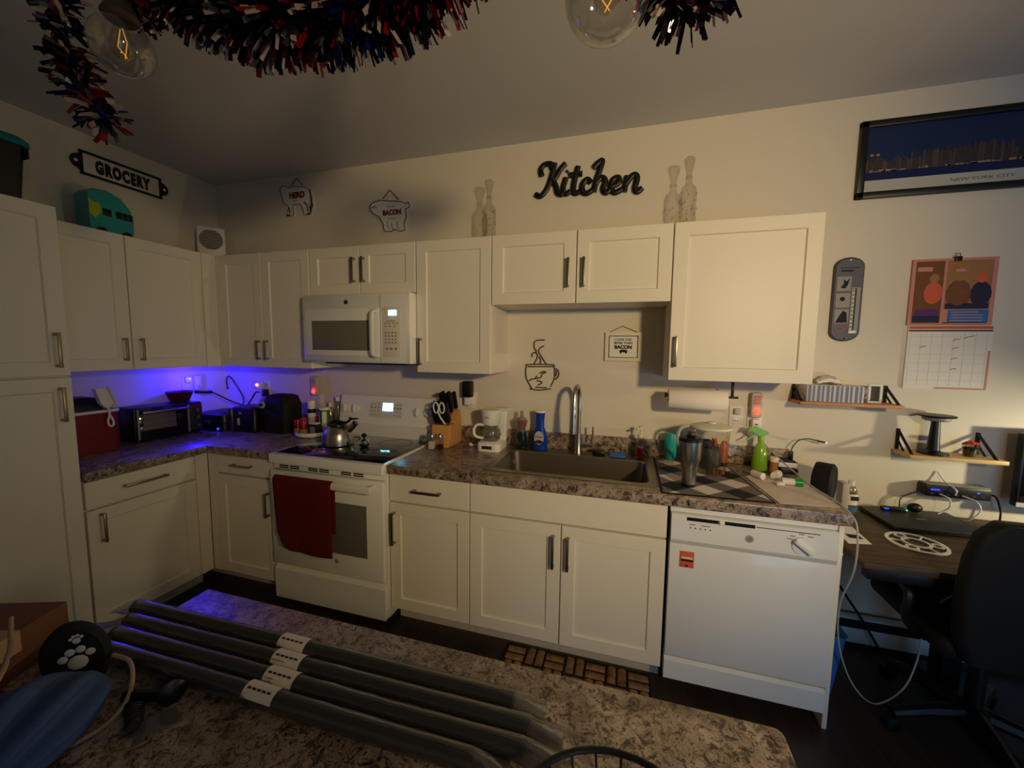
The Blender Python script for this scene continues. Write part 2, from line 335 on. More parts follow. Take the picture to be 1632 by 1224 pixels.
d = shaker('door', t, 'y', UY, X3, X4, ZB-.004, ZT); pull(d, 'y', UY, X3+.03, 1.53, .15)

# ------------------------------------------------------------------ base cabinets
CB = .868
t = thing('base_cabinet', 'white base cabinet on the left wall with one wide drawer', 'cabinet', (.3, -.9, 0))
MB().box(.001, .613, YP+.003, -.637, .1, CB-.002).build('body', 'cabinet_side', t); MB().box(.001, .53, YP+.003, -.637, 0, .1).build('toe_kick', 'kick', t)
d = shaker('drawer', t, 'x', .635, YP+.004, -.71, .722, CB-.004, flat=True); pull(d, 'x', .635, -.97, .8, .2, True)
d = shaker('door', t, 'x', .635, YP+.004, -.71, .106, .718); pull(d, 'x', .635, YP+.06, .62, .15)
MB().box(.614, .632, -.708, BY-.001, .106, CB-.004).build('filler_strip', 'cabinet', t)
t = thing('base_cabinet', 'narrow white base cabinet in the corner left of the range', 'cabinet', (.9, -.3, 0))
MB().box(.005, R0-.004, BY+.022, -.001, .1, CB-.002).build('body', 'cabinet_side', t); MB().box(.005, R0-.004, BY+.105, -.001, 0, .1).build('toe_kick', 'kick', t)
MB().box(.637, .70, BY+.001, BY+.02, .106, CB-.004).build('filler_strip', 'cabinet', t)
d = shaker('drawer', t, 'y', BY, .70, R0-.005, .745, CB-.004, flat=True); pull(d, 'y', BY, .92, .81, .15, True)
d = shaker('door', t, 'y', BY, .70, R0-.005, .106, .741); pull(d, 'y', BY, R0-.06, .59, .15)
t = thing('base_cabinet', 'white base cabinet with drawer and door between range and sink', 'cabinet', (2.16, -.3, 0))
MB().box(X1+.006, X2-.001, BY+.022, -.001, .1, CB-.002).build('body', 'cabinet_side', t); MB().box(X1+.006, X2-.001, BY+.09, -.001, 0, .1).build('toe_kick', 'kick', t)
d = shaker('drawer', t, 'y', BY, X1+.004, X2, .712, CB-.004, flat=True); pull(d, 'y', BY, 2.165, .79, .16, True)
d = shaker('door', t, 'y', BY, X1+.004, X2, .106, .708); pull(d, 'y', BY, X1+.035, .57, .18)
t = thing('sink_cabinet', 'wide white two-door base cabinet under the sink', 'cabinet', (XM, -.3, 0))
sb = MB(); sb.box(X2+.001, X3-.001, BY+.022, -.001, .1, .64); sb.box(X2+.001, X3-.001, BY+.022, BY+.032, .64, CB-.002); sb.box(X2+.001, X2+.02, BY+.03, -.001, .64, CB-.002); sb.box(X3-.02, X3-.001, BY+.03, -.001, .64, CB-.002)
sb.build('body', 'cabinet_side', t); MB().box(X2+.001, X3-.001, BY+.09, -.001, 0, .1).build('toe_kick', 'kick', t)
shaker('false_drawer_front', t, 'y', BY, X2, X3, .712, CB-.004, flat=True)
for a0, a1, h in ((X2, XM, XM-.035), (XM, X3, XM+.035)): d = shaker('door', t, 'y', BY, a0, a1, .106, .708); pull(d, 'y', BY, h, .58, .16)
tag(MB().box(X4+.004, X4+.022, BY-.002, -.001, 0, CB-.001, .002).build('end_panel', 'cabinet'), 'thin white end panel standing right of the dishwasher', 'panel')

# ------------------------------------------------------------------ countertops
CY = -.652; ZC = .914
t = thing('countertop', 'L-shaped speckled stone-look countertop in the left corner', 'countertop', (.5, -.4, CB))
def slab(poly, z0, z1, nm, t, mt='laminate'):
    bm = bmesh.new(); vs = [bm.verts.new((x, y, z0)) for x, y in poly]; f = bm.faces.new(vs)
    r = bmesh.ops.extrude_face_region(bm, geom=[f]); 
    for v in r['geom']:
        if isinstance(v, bmesh.types.BMVert): v.co.z = z1
    bmesh.ops.recalc_face_normals(bm, faces=bm.faces[:])
    ed = [e for e in bm.edges if abs(e.verts[0].co.z-e.verts[1].co.z) < 1e-6]
    bmesh.ops.bevel(bm, geom=ed, offset=.005, segments=2, profile=.5, affect='EDGES')
    bm.verts.index_update(); mb = MB().add([v.co[:] for v in bm.verts], [[v.index for v in f.verts] for f in bm.faces]); bm.free()
    return mb.build(nm, mt, t)
slab([(.001, YP+.002), (.652, YP+.002), (.652, CY), (R0-.003, CY), (R0-.003, -.001), (.001, -.001)], CB, ZC, 'slab', t)
bs = MB(); bs.box(.001, .02, YP+.002, -.001, ZC, ZC+.1, .002); bs.box(.02, R0-.003, -.02, -.001, ZC, ZC+.1, .002); bs.build('backsplash', 'laminate', t)
t = thing('countertop', 'long speckled stone-look countertop around the sink', 'countertop', (2.95, -.3, CB))
SX0, SX1, SY0, SY1 = 2.462, 3.268, -.545, -.125      # opening for the sink
XE = 3.985
for nm, pl in (('slab', [(X1+.003, CY), (SX0, CY), (SX0, -.001), (X1+.003, -.001)]),):
    pass
cm = MB(); o = 0
bm = bmesh.new()
def rect(x0, x1, y0, y1, z): return [bm.verts.new(p) for p in ((x0, y0, z), (x1, y0, z), (x1, y1, z), (x0, y1, z))]
Ot, It = rect(X1+.003, XE, CY, -.001, ZC), rect(SX0, SX1, SY0, SY1, ZC); Ob, Ib = rect(X1+.003, XE, CY, -.001, CB), rect(SX0, SX1, SY0, SY1, CB)
for A, B in ((Ot, It), (Ob, Ib), (Ot, Ob), (It, Ib)):
    for k in range(4): j = (k+1) % 4; bm.faces.new((A[k], A[j], B[j], B[k]))
bmesh.ops.recalc_face_normals(bm, faces=bm.faces[:])
bmesh.ops.bevel(bm, geom=[e for e in bm.edges if all(v in Ot or v in Ob for v in e.verts) and abs(e.verts[0].co.z-e.verts[1].co.z) < 1e-6], offset=.005, segments=2, profile=.5, affect='EDGES')
bm.verts.index_update(); MB().add([v.co[:] for v in bm.verts], [[v.index for v in f.verts] for f in bm.faces]).build('slab', 'laminate', t); bm.free()
MB().box(X1+.003, XE, -.02, -.001, ZC, ZC+.1, .002).build('backsplash', 'laminate', t)

# ------------------------------------------------------------------ sink and faucet
def rrect(x0, x1, y0, y1, r, z, n=6):
    P = []
    for cx, cy, a0 in ((x1-r, y0+r, -90), (x1-r, y1-r, 0), (x0+r, y1-r, 90), (x0+r, y0+r, 180)):
        for k in range(n+1): a = math.radians(a0+90*k/n); P.append((cx+r*math.cos(a), cy+r*math.sin(a), z))
    return P
def loft(loops, cap0=False, cap1=False, m=0):
    n = len(loops[0]); vs = [p for L in loops for p in L]; fs = []
    for i in range(len(loops)-1):
        for k in range(n): j = (k+1) % n; fs.append((i*n+k, i*n+j, (i+1)*n+j, (i+1)*n+k))
    if cap0: fs.append(tuple(range(n))[::-1])
    if cap1: fs.append(tuple(range((len(loops)-1)*n, len(loops)*n)))
    return MB().add(vs, fs, m)
t = thing('kitchen_sink', 'single-bowl stainless steel sink set into the countertop', 'sink', (2.865, -.33, .72))
loft([rrect(2.435, 3.292, -.572, -.062, .03, ZC+.0005), rrect(2.438, 3.289, -.569, -.065, .03, ZC+.004), rrect(2.478, 3.254, -.53, -.146, .045, ZC+.004), rrect(2.484, 3.248, -.524, -.152, .045, ZC-.004)]).build('rim', 'steel_sink', t)
loft([rrect(2.484, 3.248, -.524, -.152, .045, ZC-.004), rrect(2.494, 3.238, -.514, -.162, .05, .75), rrect(2.52, 3.21, -.49, -.19, .06, .72)], cap1=True).build('bowl', 'steel_sink', t)
MB().lathe([(.045, .7205), (.045, .723), (.03, .724), (.028, .7215)], (2.866, -.3, 0)).build('drain', 'chrome', t)
t = thing('faucet', 'brushed steel pull-down gooseneck faucet behind the sink', 'faucet', (2.872, -.1, ZC+.004))
MB().lathe([(.028, 0), (.028, .008), (.022, .02), (.02, .12)], (2.872, -.1, ZC+.004)).build('base', 'steel', t)
MB().tube([(2.872, -.1, 1.03), (2.872, -.1, 1.18), (2.870, -.105, 1.27), (2.866, -.135, 1.318), (2.862, -.175, 1.322), (2.858, -.21, 1.295), (2.856, -.225, 1.23), (2.855, -.228, 1.195)], .0125, 12, smooth=6).build('neck', 'steel', t)
MB().lathe([(.014, 0), (.016, -.02), (.0175, -.07), (.022, -.125), (.022, -.135)], (2.855, -.228, 1.197)).build('spray_head', 'steel', t)
h = MB(); h.cyl((2.885, -.1, .975), .014, .065, 'x', 14); h.tube([(2.945, -.1, .98), (2.955, -.1, 1.03), (2.956, -.102, 1.085)], .0055, 8); h.build('lever', 'steel', t)

# ------------------------------------------------------------------ electric range
t = thing('electric_range', 'white freestanding electric range with black glass cooktop', 'stove', (1.549, -.34, 0))
RX0, RX1 = R0+.004, X1-.004
MB().box(RX0, RX1, -.635, -.03, .045, .895, .003).build('body', 'appliance', t)
MB().box(RX0+.03, RX1-.03, -.60, -.05, 0, .045).build('plinth', 'black', t)
loft([rrect(RX0-.002, RX1+.002, -.682, -.1, .008, .868), rrect(RX0-.002, RX1+.002, -.682, -.1, .008, .912), rrect(RX0+.002, RX1-.002, -.678, -.1, .008, .918)], True, True).build('cooktop_frame', 'appliance', t)
ck = MB().box(RX0+.02, RX1-.02, -.645, -.115, .9175, .9215, .0012).build('cooktop_glass', 'black_gloss', t)
for cx, cy, r in ((1.36, -.5, .105), (1.36, -.25, .085), (1.73, -.5, .085), (1.73, -.25, .105)): MB().lathe([(r, .9216), (r, .9219), (r-.004, .9219), (r-.004, .9216)], (cx, cy, 0), 40, cap=False).build('burner_ring', 'black', ck)
# backguard
bgd = MB().prism([(-.11, .918), (-.115, .995), (-.095, 1.003), (-.062, 1.19), (-.03, 1.2), (-.03, .918)], 'yz', RX0, RX1).build('backguard', 'appliance', t, ang=20)
def onbg(x, z, off=0):           # point on the slanted control face
    f = (z-1.003)/(1.19-1.003); return (x, -.095+.033*f-off, z)
def bgplate(x0, x1, z0, z1, nm, mt, off=.001, th=.002, par=None):
    a, b, c, dd = onbg(x0, z0, off), onbg(x1, z0, off), onbg(x1, z1, off), onbg(x0, z1, off)
    a2, b2, c2, d2 = onbg(x0, z0, off-th), onbg(x1, z0, off-th), onbg(x1, z1, off-th), onbg(x0, z1, off-th)
    return MB().add([a, b, c, dd, a2, b2, c2, d2], [(0, 1, 2, 3), (4, 7, 6, 5), (0, 4, 5, 1), (1, 5, 6, 2), (2, 6, 7, 3), (3, 7, 4, 0)]).build(nm, mt, par or bgd)
bgplate(1.415, 1.675, 1.045, 1.155, 'control_panel', 'appliance_grey')
bgplate(1.52, 1.60, 1.095, 1.148, 'clock_display', 'screen_blue', .0025)
for bx in (1.43, 1.46, 1.49, 1.615, 1.64, 1.66):
    for bz in (1.065, 1.09, 1.115, 1.138): bgplate(bx-.007, bx+.007, bz-.005, bz+.005, 'button', 'light_grey' if bz != 1.115 else 'grey', .0025)
for kx in (1.225, 1.305, 1.80, 1.875):
    k = MB(); k.cyl((0, 0, 0), .028, .02, 'z', 20); k.box(-.006, .006, -.027, .027, .02, .034, .003)
    p = onbg(kx, 1.1); k.xf(Matrix.Translation(p) @ Matrix.Rotation(math.radians(80), 4, 'X')); k.build('knob', 'appliance', bgd)
    tk = MB()
    for a in range(0, 360, 45): tk.box(kx+.036*math.cos(math.radians(a))-.0015, kx+.036*math.cos(math.radians(a))+.0015, onbg(kx, 1.1+.036*math.sin(math.radians(a)))[1]-.001, onbg(kx, 1.1+.036*math.sin(math.radians(a)))[1]+.001, 1.1+.036*math.sin(math.radians(a))-.0015, 1.1+.036*math.sin(math.radians(a))+.0015)
    tk.build('dial_mark', 'grey', bgd, kind='stuff')
# vents under the cooktop
vt = MB().box(RX0+.006, RX1-.006, -.655, -.632, .828, .866, .002).build('vent_trim', 'appliance', t)
for gx in (1.255, 1.33, 1.46, 1.535, 1.68, 1.76):
    for gz in (.838, .849): MB().box(gx-.032, gx+.032, -.6565, -.654, gz-.0035, gz+.0035).build('vent_slot', 'black', vt)
MB().box(RX0+.01, RX1-.01, -.66, -.645, .8665, .868).build('shadow_gap', 'black', t)
od = MB().box(RX0+.002, RX1-.002, -.678, -.637, .262, .824, .008).build('oven_door', 'appliance', t)
MB().box(1.285, 1.822, -.6795, -.676, .39, .684, .001).build('oven_window', 'oven_glass', od)
hd = MB(); hd.box(1.235, 1.885, -.735, -.715, .772, .812, .008)
for hx in (1.245, 1.855): hd.box(hx, hx+.02, -.72, -.676, .778, .808, .004)
hd.build('oven_handle', 'handle_white', od)
lg = MB().cyl((1.62, -.6775, .345), .014, -.002, 'y', 20).build('emblem', 'grey', od)
MB().lathe([(.012, 0), (.012, -.0006), (.010, -.0006), (.010, 0)], (1.62, -.6795, .345), 20, 'y', cap=False).build('ring', 'light_grey', lg)
dw = MB(); dw.prism([(-.672, .05), (-.672, .225), (-.652, .25), (-.637, .25), (-.637, .05)], 'yz', RX0+.002, RX1-.002); dw.build('storage_drawer', 'appliance', t, ang=20)
# red towel over the oven handle
tb = MB(); nx, nz = 20, 26
def towelpt(u, v, side):
    z = .82-v*(.425 if side else .30)
    x = 1.262+u*.385+ (1-v)*0
    curl = max(0, .28-u)/.28*max(0, v-.75)/.25*.035
    xx = x + .012*math.sin(v*2.1)*(1-u) + curl*.6 + (.03*(v**3)*(1-u)**4)
    y = (-.744 if side else -.706) - (.006*math.sin(u*9+1)*v if side else 0)
    if v < .06: y = -.725 + (-.019 if side else .019)*math.sin(v/.06*math.pi/2); z = .82-v*.42+.0
    return (xx, y, z+curl*.8)
for side in (1, 0):
    vs = [towelpt(i/nx, j/nz, side) for j in range(nz+1) for i in range(nx+1)]
    tb.add(vs, [(j*(nx+1)+i, j*(nx+1)+i+1, (j+1)*(nx+1)+i+1, (j+1)*(nx+1)+i) for j in range(nz) for i in range(nx)])
to = tb.build('dish_towel', 'towel_red'); sm = to.modifiers.new('thick', 'SOLIDIFY'); sm.thickness = .004
tag(to, 'dark red dish towel hanging over the oven door handle', 'towel')

# ------------------------------------------------------------------ microwave
t = thing('microwave_oven', 'white over-the-range microwave with grey window', 'microwave', (1.55, -.2, 1.437))
MB().box(R0+.004, X1-.004, -.365, -.001, 1.437, 1.848, .003).build('body', 'appliance', t)
fr = loft([[(x, -.366, z) for x, z in ((R0+.004, 1.437), (X1-.004, 1.437), (X1-.004, 1.848), (R0+.004, 1.848))],
      [(x, -.392, z) for x, z in ((R0+.006, 1.44), (X1-.006, 1.44), (X1-.006, 1.846), (R0+.006, 1.846))],
      [(x, -.402, z) for x, z in ((R0+.016, 1.45), (X1-.03, 1.45), (X1-.03, 1.838), (R0+.016, 1.838))]], True, True).build('front_shell', 'appliance', t, ang=60)
MB().box(1.738, 1.741, -.4035, -.40, 1.452, 1.836).build('seam', 'grey', fr)
dm = MB().box(1.205, 1.735, -.4095, -.401, 1.478, 1.762, .003).build('door', 'appliance', t)
MB().box(1.255, 1.665, -.4105, -.408, 1.512, 1.69, .001).build('window', 'micro_glass', dm)
hm = MB(); hm.tube([(1.715, -.41, 1.745), (1.715, -.445, 1.735), (1.715, -.452, 1.70), (1.715, -.453, 1.61), (1.715, -.452, 1.525), (1.715, -.445, 1.49), (1.715, -.41, 1.482)], .011, 10, smooth=4, flat=(1.2, 1, 1)); hm.build('handle', 'handle_white', dm)
cp = MB().box(1.752, 1.872, -.4035, -.401, 1.475, 1.765, .001).build('control_panel', 'cabinet_side', t)
MB().box(1.795, 1.848, -.405, -.403, 1.718, 1.748).build('clock_display', 'screen_blue', cp)
for r_ in range(4):
    for c_ in range(4): MB().box(1.775+c_*.022-.006, 1.775+c_*.022+.006, -.4043, -.403, 1.618-r_*.019-.004, 1.618-r_*.019+.004).build('button', 'grey', cp)
for z_, xs in ((1.685, (1.79, 1.81, 1.83)), (1.672, (1.775, 1.8, 1.825, 1.85)), (1.655, (1.775, 1.805, 1.835)), (1.525, (1.782, 1.81, 1.84))):
    for x_ in xs: MB().box(x_-.008, x_+.008, -.4043, -.403, z_-.0025 if z_ > 1.6 else z_-.006, z_+.0025 if z_ > 1.6 else z_+.006).build('button', 'grey', cp)
MB().cyl((1.503, -.4015, 1.80), .0135, -.002, 'y', 20).build('emblem', 'dark_grey', fr)
gr = MB().box(1.28, 1.85, -.33, -.1, 1.425, 1.437).build('bottom_filter', 'dark_grey', t)

# ------------------------------------------------------------------ dishwasher
t = thing('dishwasher', 'white built-in dishwasher with dial control at the counter end', 'dishwasher', (3.637, -.3, 0))
DX0, DX1 = X3+.009, X4+.001
MB().box(DX0+.004, DX1-.004, -.6, -.02, .07, CB-.006).build('body', 'dishwasher_white', t)
MB().box(DX0, DX1, -.634, -.6, .842, CB-.003, .002).build('top_trim', 'dishwasher_white', t)
cpn = MB().prism([(-.6, .712), (-.652, .712), (-.662, .73), (-.655, .84), (-.6, .84)], 'yz', DX0+.003, DX1-.003).build('control_panel', 'dishwasher_white', t, ang=20)
MB().box(3.40, 3.52, -.6585, -.652, .818, .832).build('vent_slot', 'black', cpn); MB().box(3.545, 3.655, -.6585, -.652, .818, .832).build('latch_slot', 'black', cpn)
MB().box(3.523, 3.543, -.664, -.652, .816, .834, .003).build('latch', 'appliance', cpn)
MB().box(3.66, 3.88, -.6572, -.654, .823, .826).build('seam', 'dark_grey', cpn)
for i in range(5): MB().box(3.415+i*.019-.003, 3.415+i*.019+.003, -.6585, -.655, .785, .790).build('button', 'dark_grey', cpn)
for i in range(5): MB().box(3.415+i*.019-.008, 3.415+i*.019+.007, -.6592, -.655, .768, .774).build('button_caption', 'grey', cpn)
MB().box(3.415-.006, 3.415+.018, -.6580, -.655, .800, .804).build('caption', 'grey', cpn); MB().box(3.456, 3.49, -.6580, -.655, .800, .804).build('caption', 'grey', cpn)
em = MB().cyl((3.637, -.657, .772), .0155, -.0035, 'y', 20).build('emblem', 'grey', cpn); MB().lathe([(.013, 0), (.013, -.0008), (.0105, -.0008), (.0105, 0)], (3.637, -.6603, .772), 20, 'y', cap=False).build('ring', 'light_grey', em)
kb = MB(); kb.cyl((0, -.001, 0), .036, -.008, 'y', 24); kb.box(-.04, .04, -.028, -.008, -.009, .009, .005); kb.rot(math.radians(38), (0, 0, 0), 'Y'); kb.xf(Matrix.Translation((3.822, -.656, .772))); kb.build('dial', 'dishwasher_white', cpn)
mk = MB()
for a in (60, 95, 130, 150, 230, 250, 300, 320): mk.box(3.822+.052*math.cos(math.radians(a))-.009, 3.822+.052*math.cos(math.radians(a))+.009, -.6597, -.655, .772+.046*math.sin(math.radians(a))-.0015, .772+.046*math.sin(math.radians(a))+.0015)
mk.build('dial_caption', 'grey', cpn, kind='stuff')
MB().box(DX0+.002, DX1-.002, -.652, -.6, .19, .708, .004).build('door', 'dishwasher_white', t)
MB().prism([(-.6, .178), (-.64, .178), (-.652, .165), (-.652, .08), (-.645, .075), (-.6, .075)], 'yz', DX0+.001, DX1-.001).build('kick_panel', 'dishwasher_white', t, ang=20)
MB().box(DX0+.03, DX1-.03, -.56, -.05, 0, .07).build('feet_block', 'black', t)
t = thing('dishwasher_magnet', 'small orange clean-or-dirty magnet on the dishwasher door', 'magnet', (3.407, -.653, .607))
MB().box(3.379, 3.436, -.6545, -.6521, .607, .679, .001).build('plate', 'cal_strip', t)
MB().box(3.387, 3.43, -.6552, -.6544, .647, .654).build('white_caption', 'ivory_text', t); MB().box(3.385, 3.432, -.6552, -.6544, .635, .643).build('black_caption', 'ink', t); MB().box(3.402, 3.414, -.6552, -.6544, .612, .619).build('mark', 'ink', t)
# ------------------------------------------------------------------ things on the left counter
Z = ZC+.0008
t = thing('ice_bucket', 'square dark red ice bucket with black lid beside the pantry', 'bucket', (.16, -.99, Z))
loft([rrect(.035, .285, -1.185, -.87, .03, Z), rrect(.03, .29, -1.19, -.865, .03, Z+.23)], True, True).build('body', 'dark_red', t, ang=50)
loft([rrect(.026, .294, -1.194, -.861, .032, Z+.231), rrect(.026, .294, -1.194, -.861, .032, Z+.246)], True, True).build('rim', 'ivory_text', t, ang=50)
loft([rrect(.04, .28, -1.18, -.875, .03, Z+.247), rrect(.04, .28, -1.18, -.875, .03, Z+.28), rrect(.07, .25, -1.13, -.94, .03, Z+.315)], True, True).build('lid', 'black', t, ang=50)
t = thing('ice_scoop', 'white plastic ice scoop leaning over the red ice bucket rim', 'scoop', (.3, -.93, 1.07))
sc = MB()
prof = [(-.985, 1.285), (-.93, 1.29), (-.9, 1.20), (-.918, 1.172), (-.94, 1.172), (-.965, 1.205)]
sc.prism(prof, 'yz', .296, .302); sc.prism([(-.985, 1.285), (-.965, 1.205), (-.94, 1.172), (-.944, 1.17), (-.97, 1.203), (-.99, 1.286)], 'yz', .296, .325); sc.prism([(-.93, 1.29), (-.9, 1.20), (-.918, 1.172), (-.914, 1.17), (-.896, 1.2), (-.926, 1.291)], 'yz', .296, .325)
sc.build('bowl', 'handle_white', t)
MB().tube([(.303, -.928, 1.176), (.304, -.925, 1.13), (.304, -.934, 1.10), (.304, -.93, 1.07), (.304, -.918, 1.065), (.304, -.909, 1.08), (.304, -.915, 1.11), (.304, -.924, 1.13)], .0055, 8, smooth=5).build('handle', 'handle_white', t)
# toaster oven (faces into the room, turned a little)
t = thing('toaster_oven', 'black toaster oven with glass door on the left counter', 'toaster oven', (.13, -.56, Z))
def TO(mb): return mb.rot(math.radians(-4), (.13, -.56, 0)).xf(Matrix.Translation((.022, 0, 0)))
def tob(nm, mt, par, *b, **k): return TO(MB().box(*b, **k)).build(nm, mt, par)
tob('body', 'black', t, .03, .2, -.755, -.365, Z+.012, 1.135, b=.008)
for fx in (.05, .18):
    for fy in (-.73, -.39): TO(MB().cyl((fx, fy, Z), .012, .0125, 'z', 10)).build('foot', 'black', t)
dd = tob('door', 'black_gloss', t, .2, .212, -.745, -.455, Z+.03, 1.122, b=.003)
tob('window', 'oven_glass', dd, .2115, .2135, -.715, -.535, Z+.075, Z+.175)
for yy in (-.74, -.46): tob('door_post', 'grey', dd, .2115, .217, yy-.006, yy+.006, Z+.02, 1.125, b=.002)
tob('handle', 'nickel', dd, .235, .247, -.73, -.47, 1.1, 1.113, b=.004)
for zz in (Z+.09, Z+.125): tob('rack_bar', 'steel', dd, .2138, .2146, -.715, -.535, zz, zz+.002)
cpl = tob('control_panel', 'dark_grey', t, .2, .21, -.448, -.37, Z+.03, 1.122, b=.002)
for zz in (1.08, 1.03, .975): TO(MB().lathe([(.014, 0), (.014, .012), (.011, .018)], (.21, -.409, zz), 14, 'x')).build('knob', 'nickel', cpl)
tob('brand_plate', 'dark_red', cpl, .2098, .2108, -.44, -.378, 1.1, 1.117)
t = thing('serving_bowl', 'dark brown dish resting on top of the toaster oven', 'bowl', (.1, -.42, 1.1358))
MB().lathe([(.0, 0), (.05, 0), (.055, .008), (.075, .06), (.08, .07), (.076, .07), (.05, .012), (0, .01)], (.1, -.42, 1.1358), 28).build('bowl', 'wine', t)
MB().tube([(.17, -.37, 1.2), (.2, -.33, 1.195), (.22, -.28, 1.19)], [.012, .009, .01], 8, smooth=4).build('handle', 'black', t)
# appliances in the corner
t = thing('waffle_maker', 'low black waffle maker in the corner beside the toaster oven', 'waffle maker', (.25, -.2, Z))
loft([rrect(.10, .375, -.33, -.07, .04, Z), rrect(.10, .375, -.33, -.07, .04, Z+.06)], True, True).build('base', 'black', t, ang=50)
loft([rrect(.10, .375, -.33, -.07, .04, Z+.064), rrect(.105, .37, -.325, -.075, .04, Z+.115), rrect(.13, .345, -.3, -.1, .04, Z+.13)], True, True).build('lid', 'black', t, ang=50)
MB().box(.21, .27, -.352, -.33, Z+.045, Z+.075, .006).build('latch', 'dark_grey', t)
MB().cyl((.33, -.334, Z+.02), .008, -.004, 'y', 10).build('lamp', 'led_blue_soft', t)
t = thing('toaster', 'black two-slice toaster with steel end trim in the corner', 'toaster', (.5, -.2, Z))
loft([rrect(.40, .615, -.29, -.12, .025, Z+.01), rrect(.40, .615, -.29, -.12, .025, Z+.165), rrect(.408, .607, -.282, -.128, .025, Z+.178)], True, True).build('body', 'black', t, ang=50)
MB().box(.385, .415, -.296, -.114, Z, Z+.165, .004).build('end_trim', 'nickel', t); MB().box(.418, .6, -.285, -.125, Z, Z+.01).build('base', 'black', t)
MB().box(.43, .59, -.23, -.18, Z+.1785, Z+.1795).build('slot', 'dark_grey', t)
MB().box(.47, .485, -.302, -.29, Z+.05, Z+.1, .003).build('lever', 'light_grey', t); MB().box(.478, .50, -.2915, -.2895, Z+.13, Z+.142).build('maker_plate', 'light_grey', t)
t = thing('coffee_grinder', 'tall rounded black countertop appliance left of the spice turntable', 'appliance', (.72, -.17, Z))
loft([rrect(.635, .85, -.25, -.08, .04, Z), rrect(.632, .853, -.252, -.078, .04, Z+.2), rrect(.65, .83, -.24, -.09, .04, Z+.262), rrect(.68, .8, -.21, -.12, .03, Z+.272)], True, True).build('body', 'black_matte', t, ang=60)
kd = MB(); kd.cyl((.655, -.2525, 1.115), .026, -.012, 'y', 6); kd.build('dial', 'light_grey', t); MB().cyl((.655, -.2646, 1.115), .012, -.006, 'y', 16).build('dial_cap', 'black', t)
MB().box(.64, .66, -.2535, -.2515, 1.05, 1.053).build('mark', 'grey', t)
# cords and plugs in the corner
def cord(pts, r, mt, label, nm='electric_cable', smooth=6): return tag(MB().tube(pts, r, 8, smooth=smooth).build(nm, mt), label, 'cord')
cord([(.215, -.3, 1.2), (.17, -.22, 1.17), (.2, -.12, 1.1), (.27, -.05, 1.05), (.3, -.045, 1.02)], .005, 'black', 'thick black cord from the dark dish to the corner')
cord([(.03, -.012, 1.19), (.02, -.012, 1.185), (.022, -.014, 1.26), (.055, -.014, 1.282), (.13, -.014, 1.2), (.19, -.014, 1.11), (.2, -.03, 1.06)], .004, 'black', 'thin black cord looping up the blue-lit corner wall')
cord([(.29, -.07, 1.06), (.33, -.05, 1.13), (.36, -.05, 1.17), (.39, -.045, 1.172)], .005, 'black', 'short black cord plugged in above the toaster')
def outlet(x, z, label, nplug=2):
    t = thing('wall_outlet', label, 'outlet', (x, -.001, z-.057))
    MB().box(x-.035, x+.035, -.007, -.0005, z-.057, z+.057, .002).build('cover_plate', 'ivory_text', t)
    for s in (-1, 1)[:nplug]:
        k = MB().box(x-.016, x+.016, -.0095, -.0065, z+s*.027-.018, z+s*.027+.018, .004).build('socket', 'white', t)
        MB().box(x-.008, x-.005, -.0099, -.0094, z+s*.027-.004, z+s*.027+.008).build('slot', 'dark_grey', k); MB().box(x+.005, x+.008, -.0099, -.0094, z+s*.027-.004, z+s*.027+.008).build('slot', 'dark_grey', k)
    return t
t = thing('wall_outlet', 'white outlet on the left wall behind the night light', 'outlet', (.001, -.29, 1.2))
MB().box(.0005, .007, -.335, -.265, 1.19, 1.305, .002).build('cover_plate', 'ivory_text', t)
for zz in (1.22, 1.275): MB().box(.0065, .0095, -.316, -.284, zz-.018, zz+.018, .004).build('socket', 'white', t)
t = thing('night_light', 'glowing blue night light plugged into the left wall', 'night light', (.03, -.305, 1.255))
MB().box(.0098, .03, -.325, -.285, 1.255, 1.30, .006).build('body', 'white', t)
MB().ball((.037, -.305, 1.283), .008, 12).build('lens', 'led_blue', t)
light('night_light_glow', 'POINT', (.11, -.34, 1.288), 5.5, (.016, .005, 1.0), .015)
t = thing('plug_adapter', 'white plug adapter on the left wall beside the blue light', 'plug', (.02, -.24, 1.19))
MB().box(.001, .04, -.262, -.222, 1.195, 1.305, .006).build('body', 'white', t); MB().box(.04, .043, -.255, -.23, 1.2, 1.23, .001).build('face', 'light_grey', t)
outlet(.425, 1.2, 'white outlet above the black toaster in the corner')
t = thing('plug_in_freshener', 'plug-in air freshener glowing orange above the toaster', 'air freshener', (.385, -.04, 1.2))
MB().box(.355, .405, -.045, -.0102, 1.195, 1.25, .01).build('body', 'white', t); MB().ball((.372, -.048, 1.228), .011, 10).build('indicator', 'led_orange', t)
tag(MB().box(.42, .45, -.05, -.0102, 1.14, 1.195, .006).build('plug_adapter', 'black'), 'black plug in the outlet above the toaster', 'plug')
outlet(.925, 1.12, 'white outlet behind the spice turntable')
t = thing('plug_in_freshener', 'slim plug-in air freshener with red light above the spices', 'air freshener', (.905, -.03, 1.17))
MB().box(.873, .938, -.04, -.0105, 1.165, 1.31, .012).build('body', 'light_grey', t); MB().box(.89, .922, -.0415, -.039, 1.23, 1.295, .004).build('vent_window', 'cal_pink', t)
MB().ball((.903, -.043, 1.2), .012, 12).build('indicator', 'led_red', t)
light('freshener_glow', 'POINT', (.903, -.07, 1.2), .006, (1, .08, .04), .01)

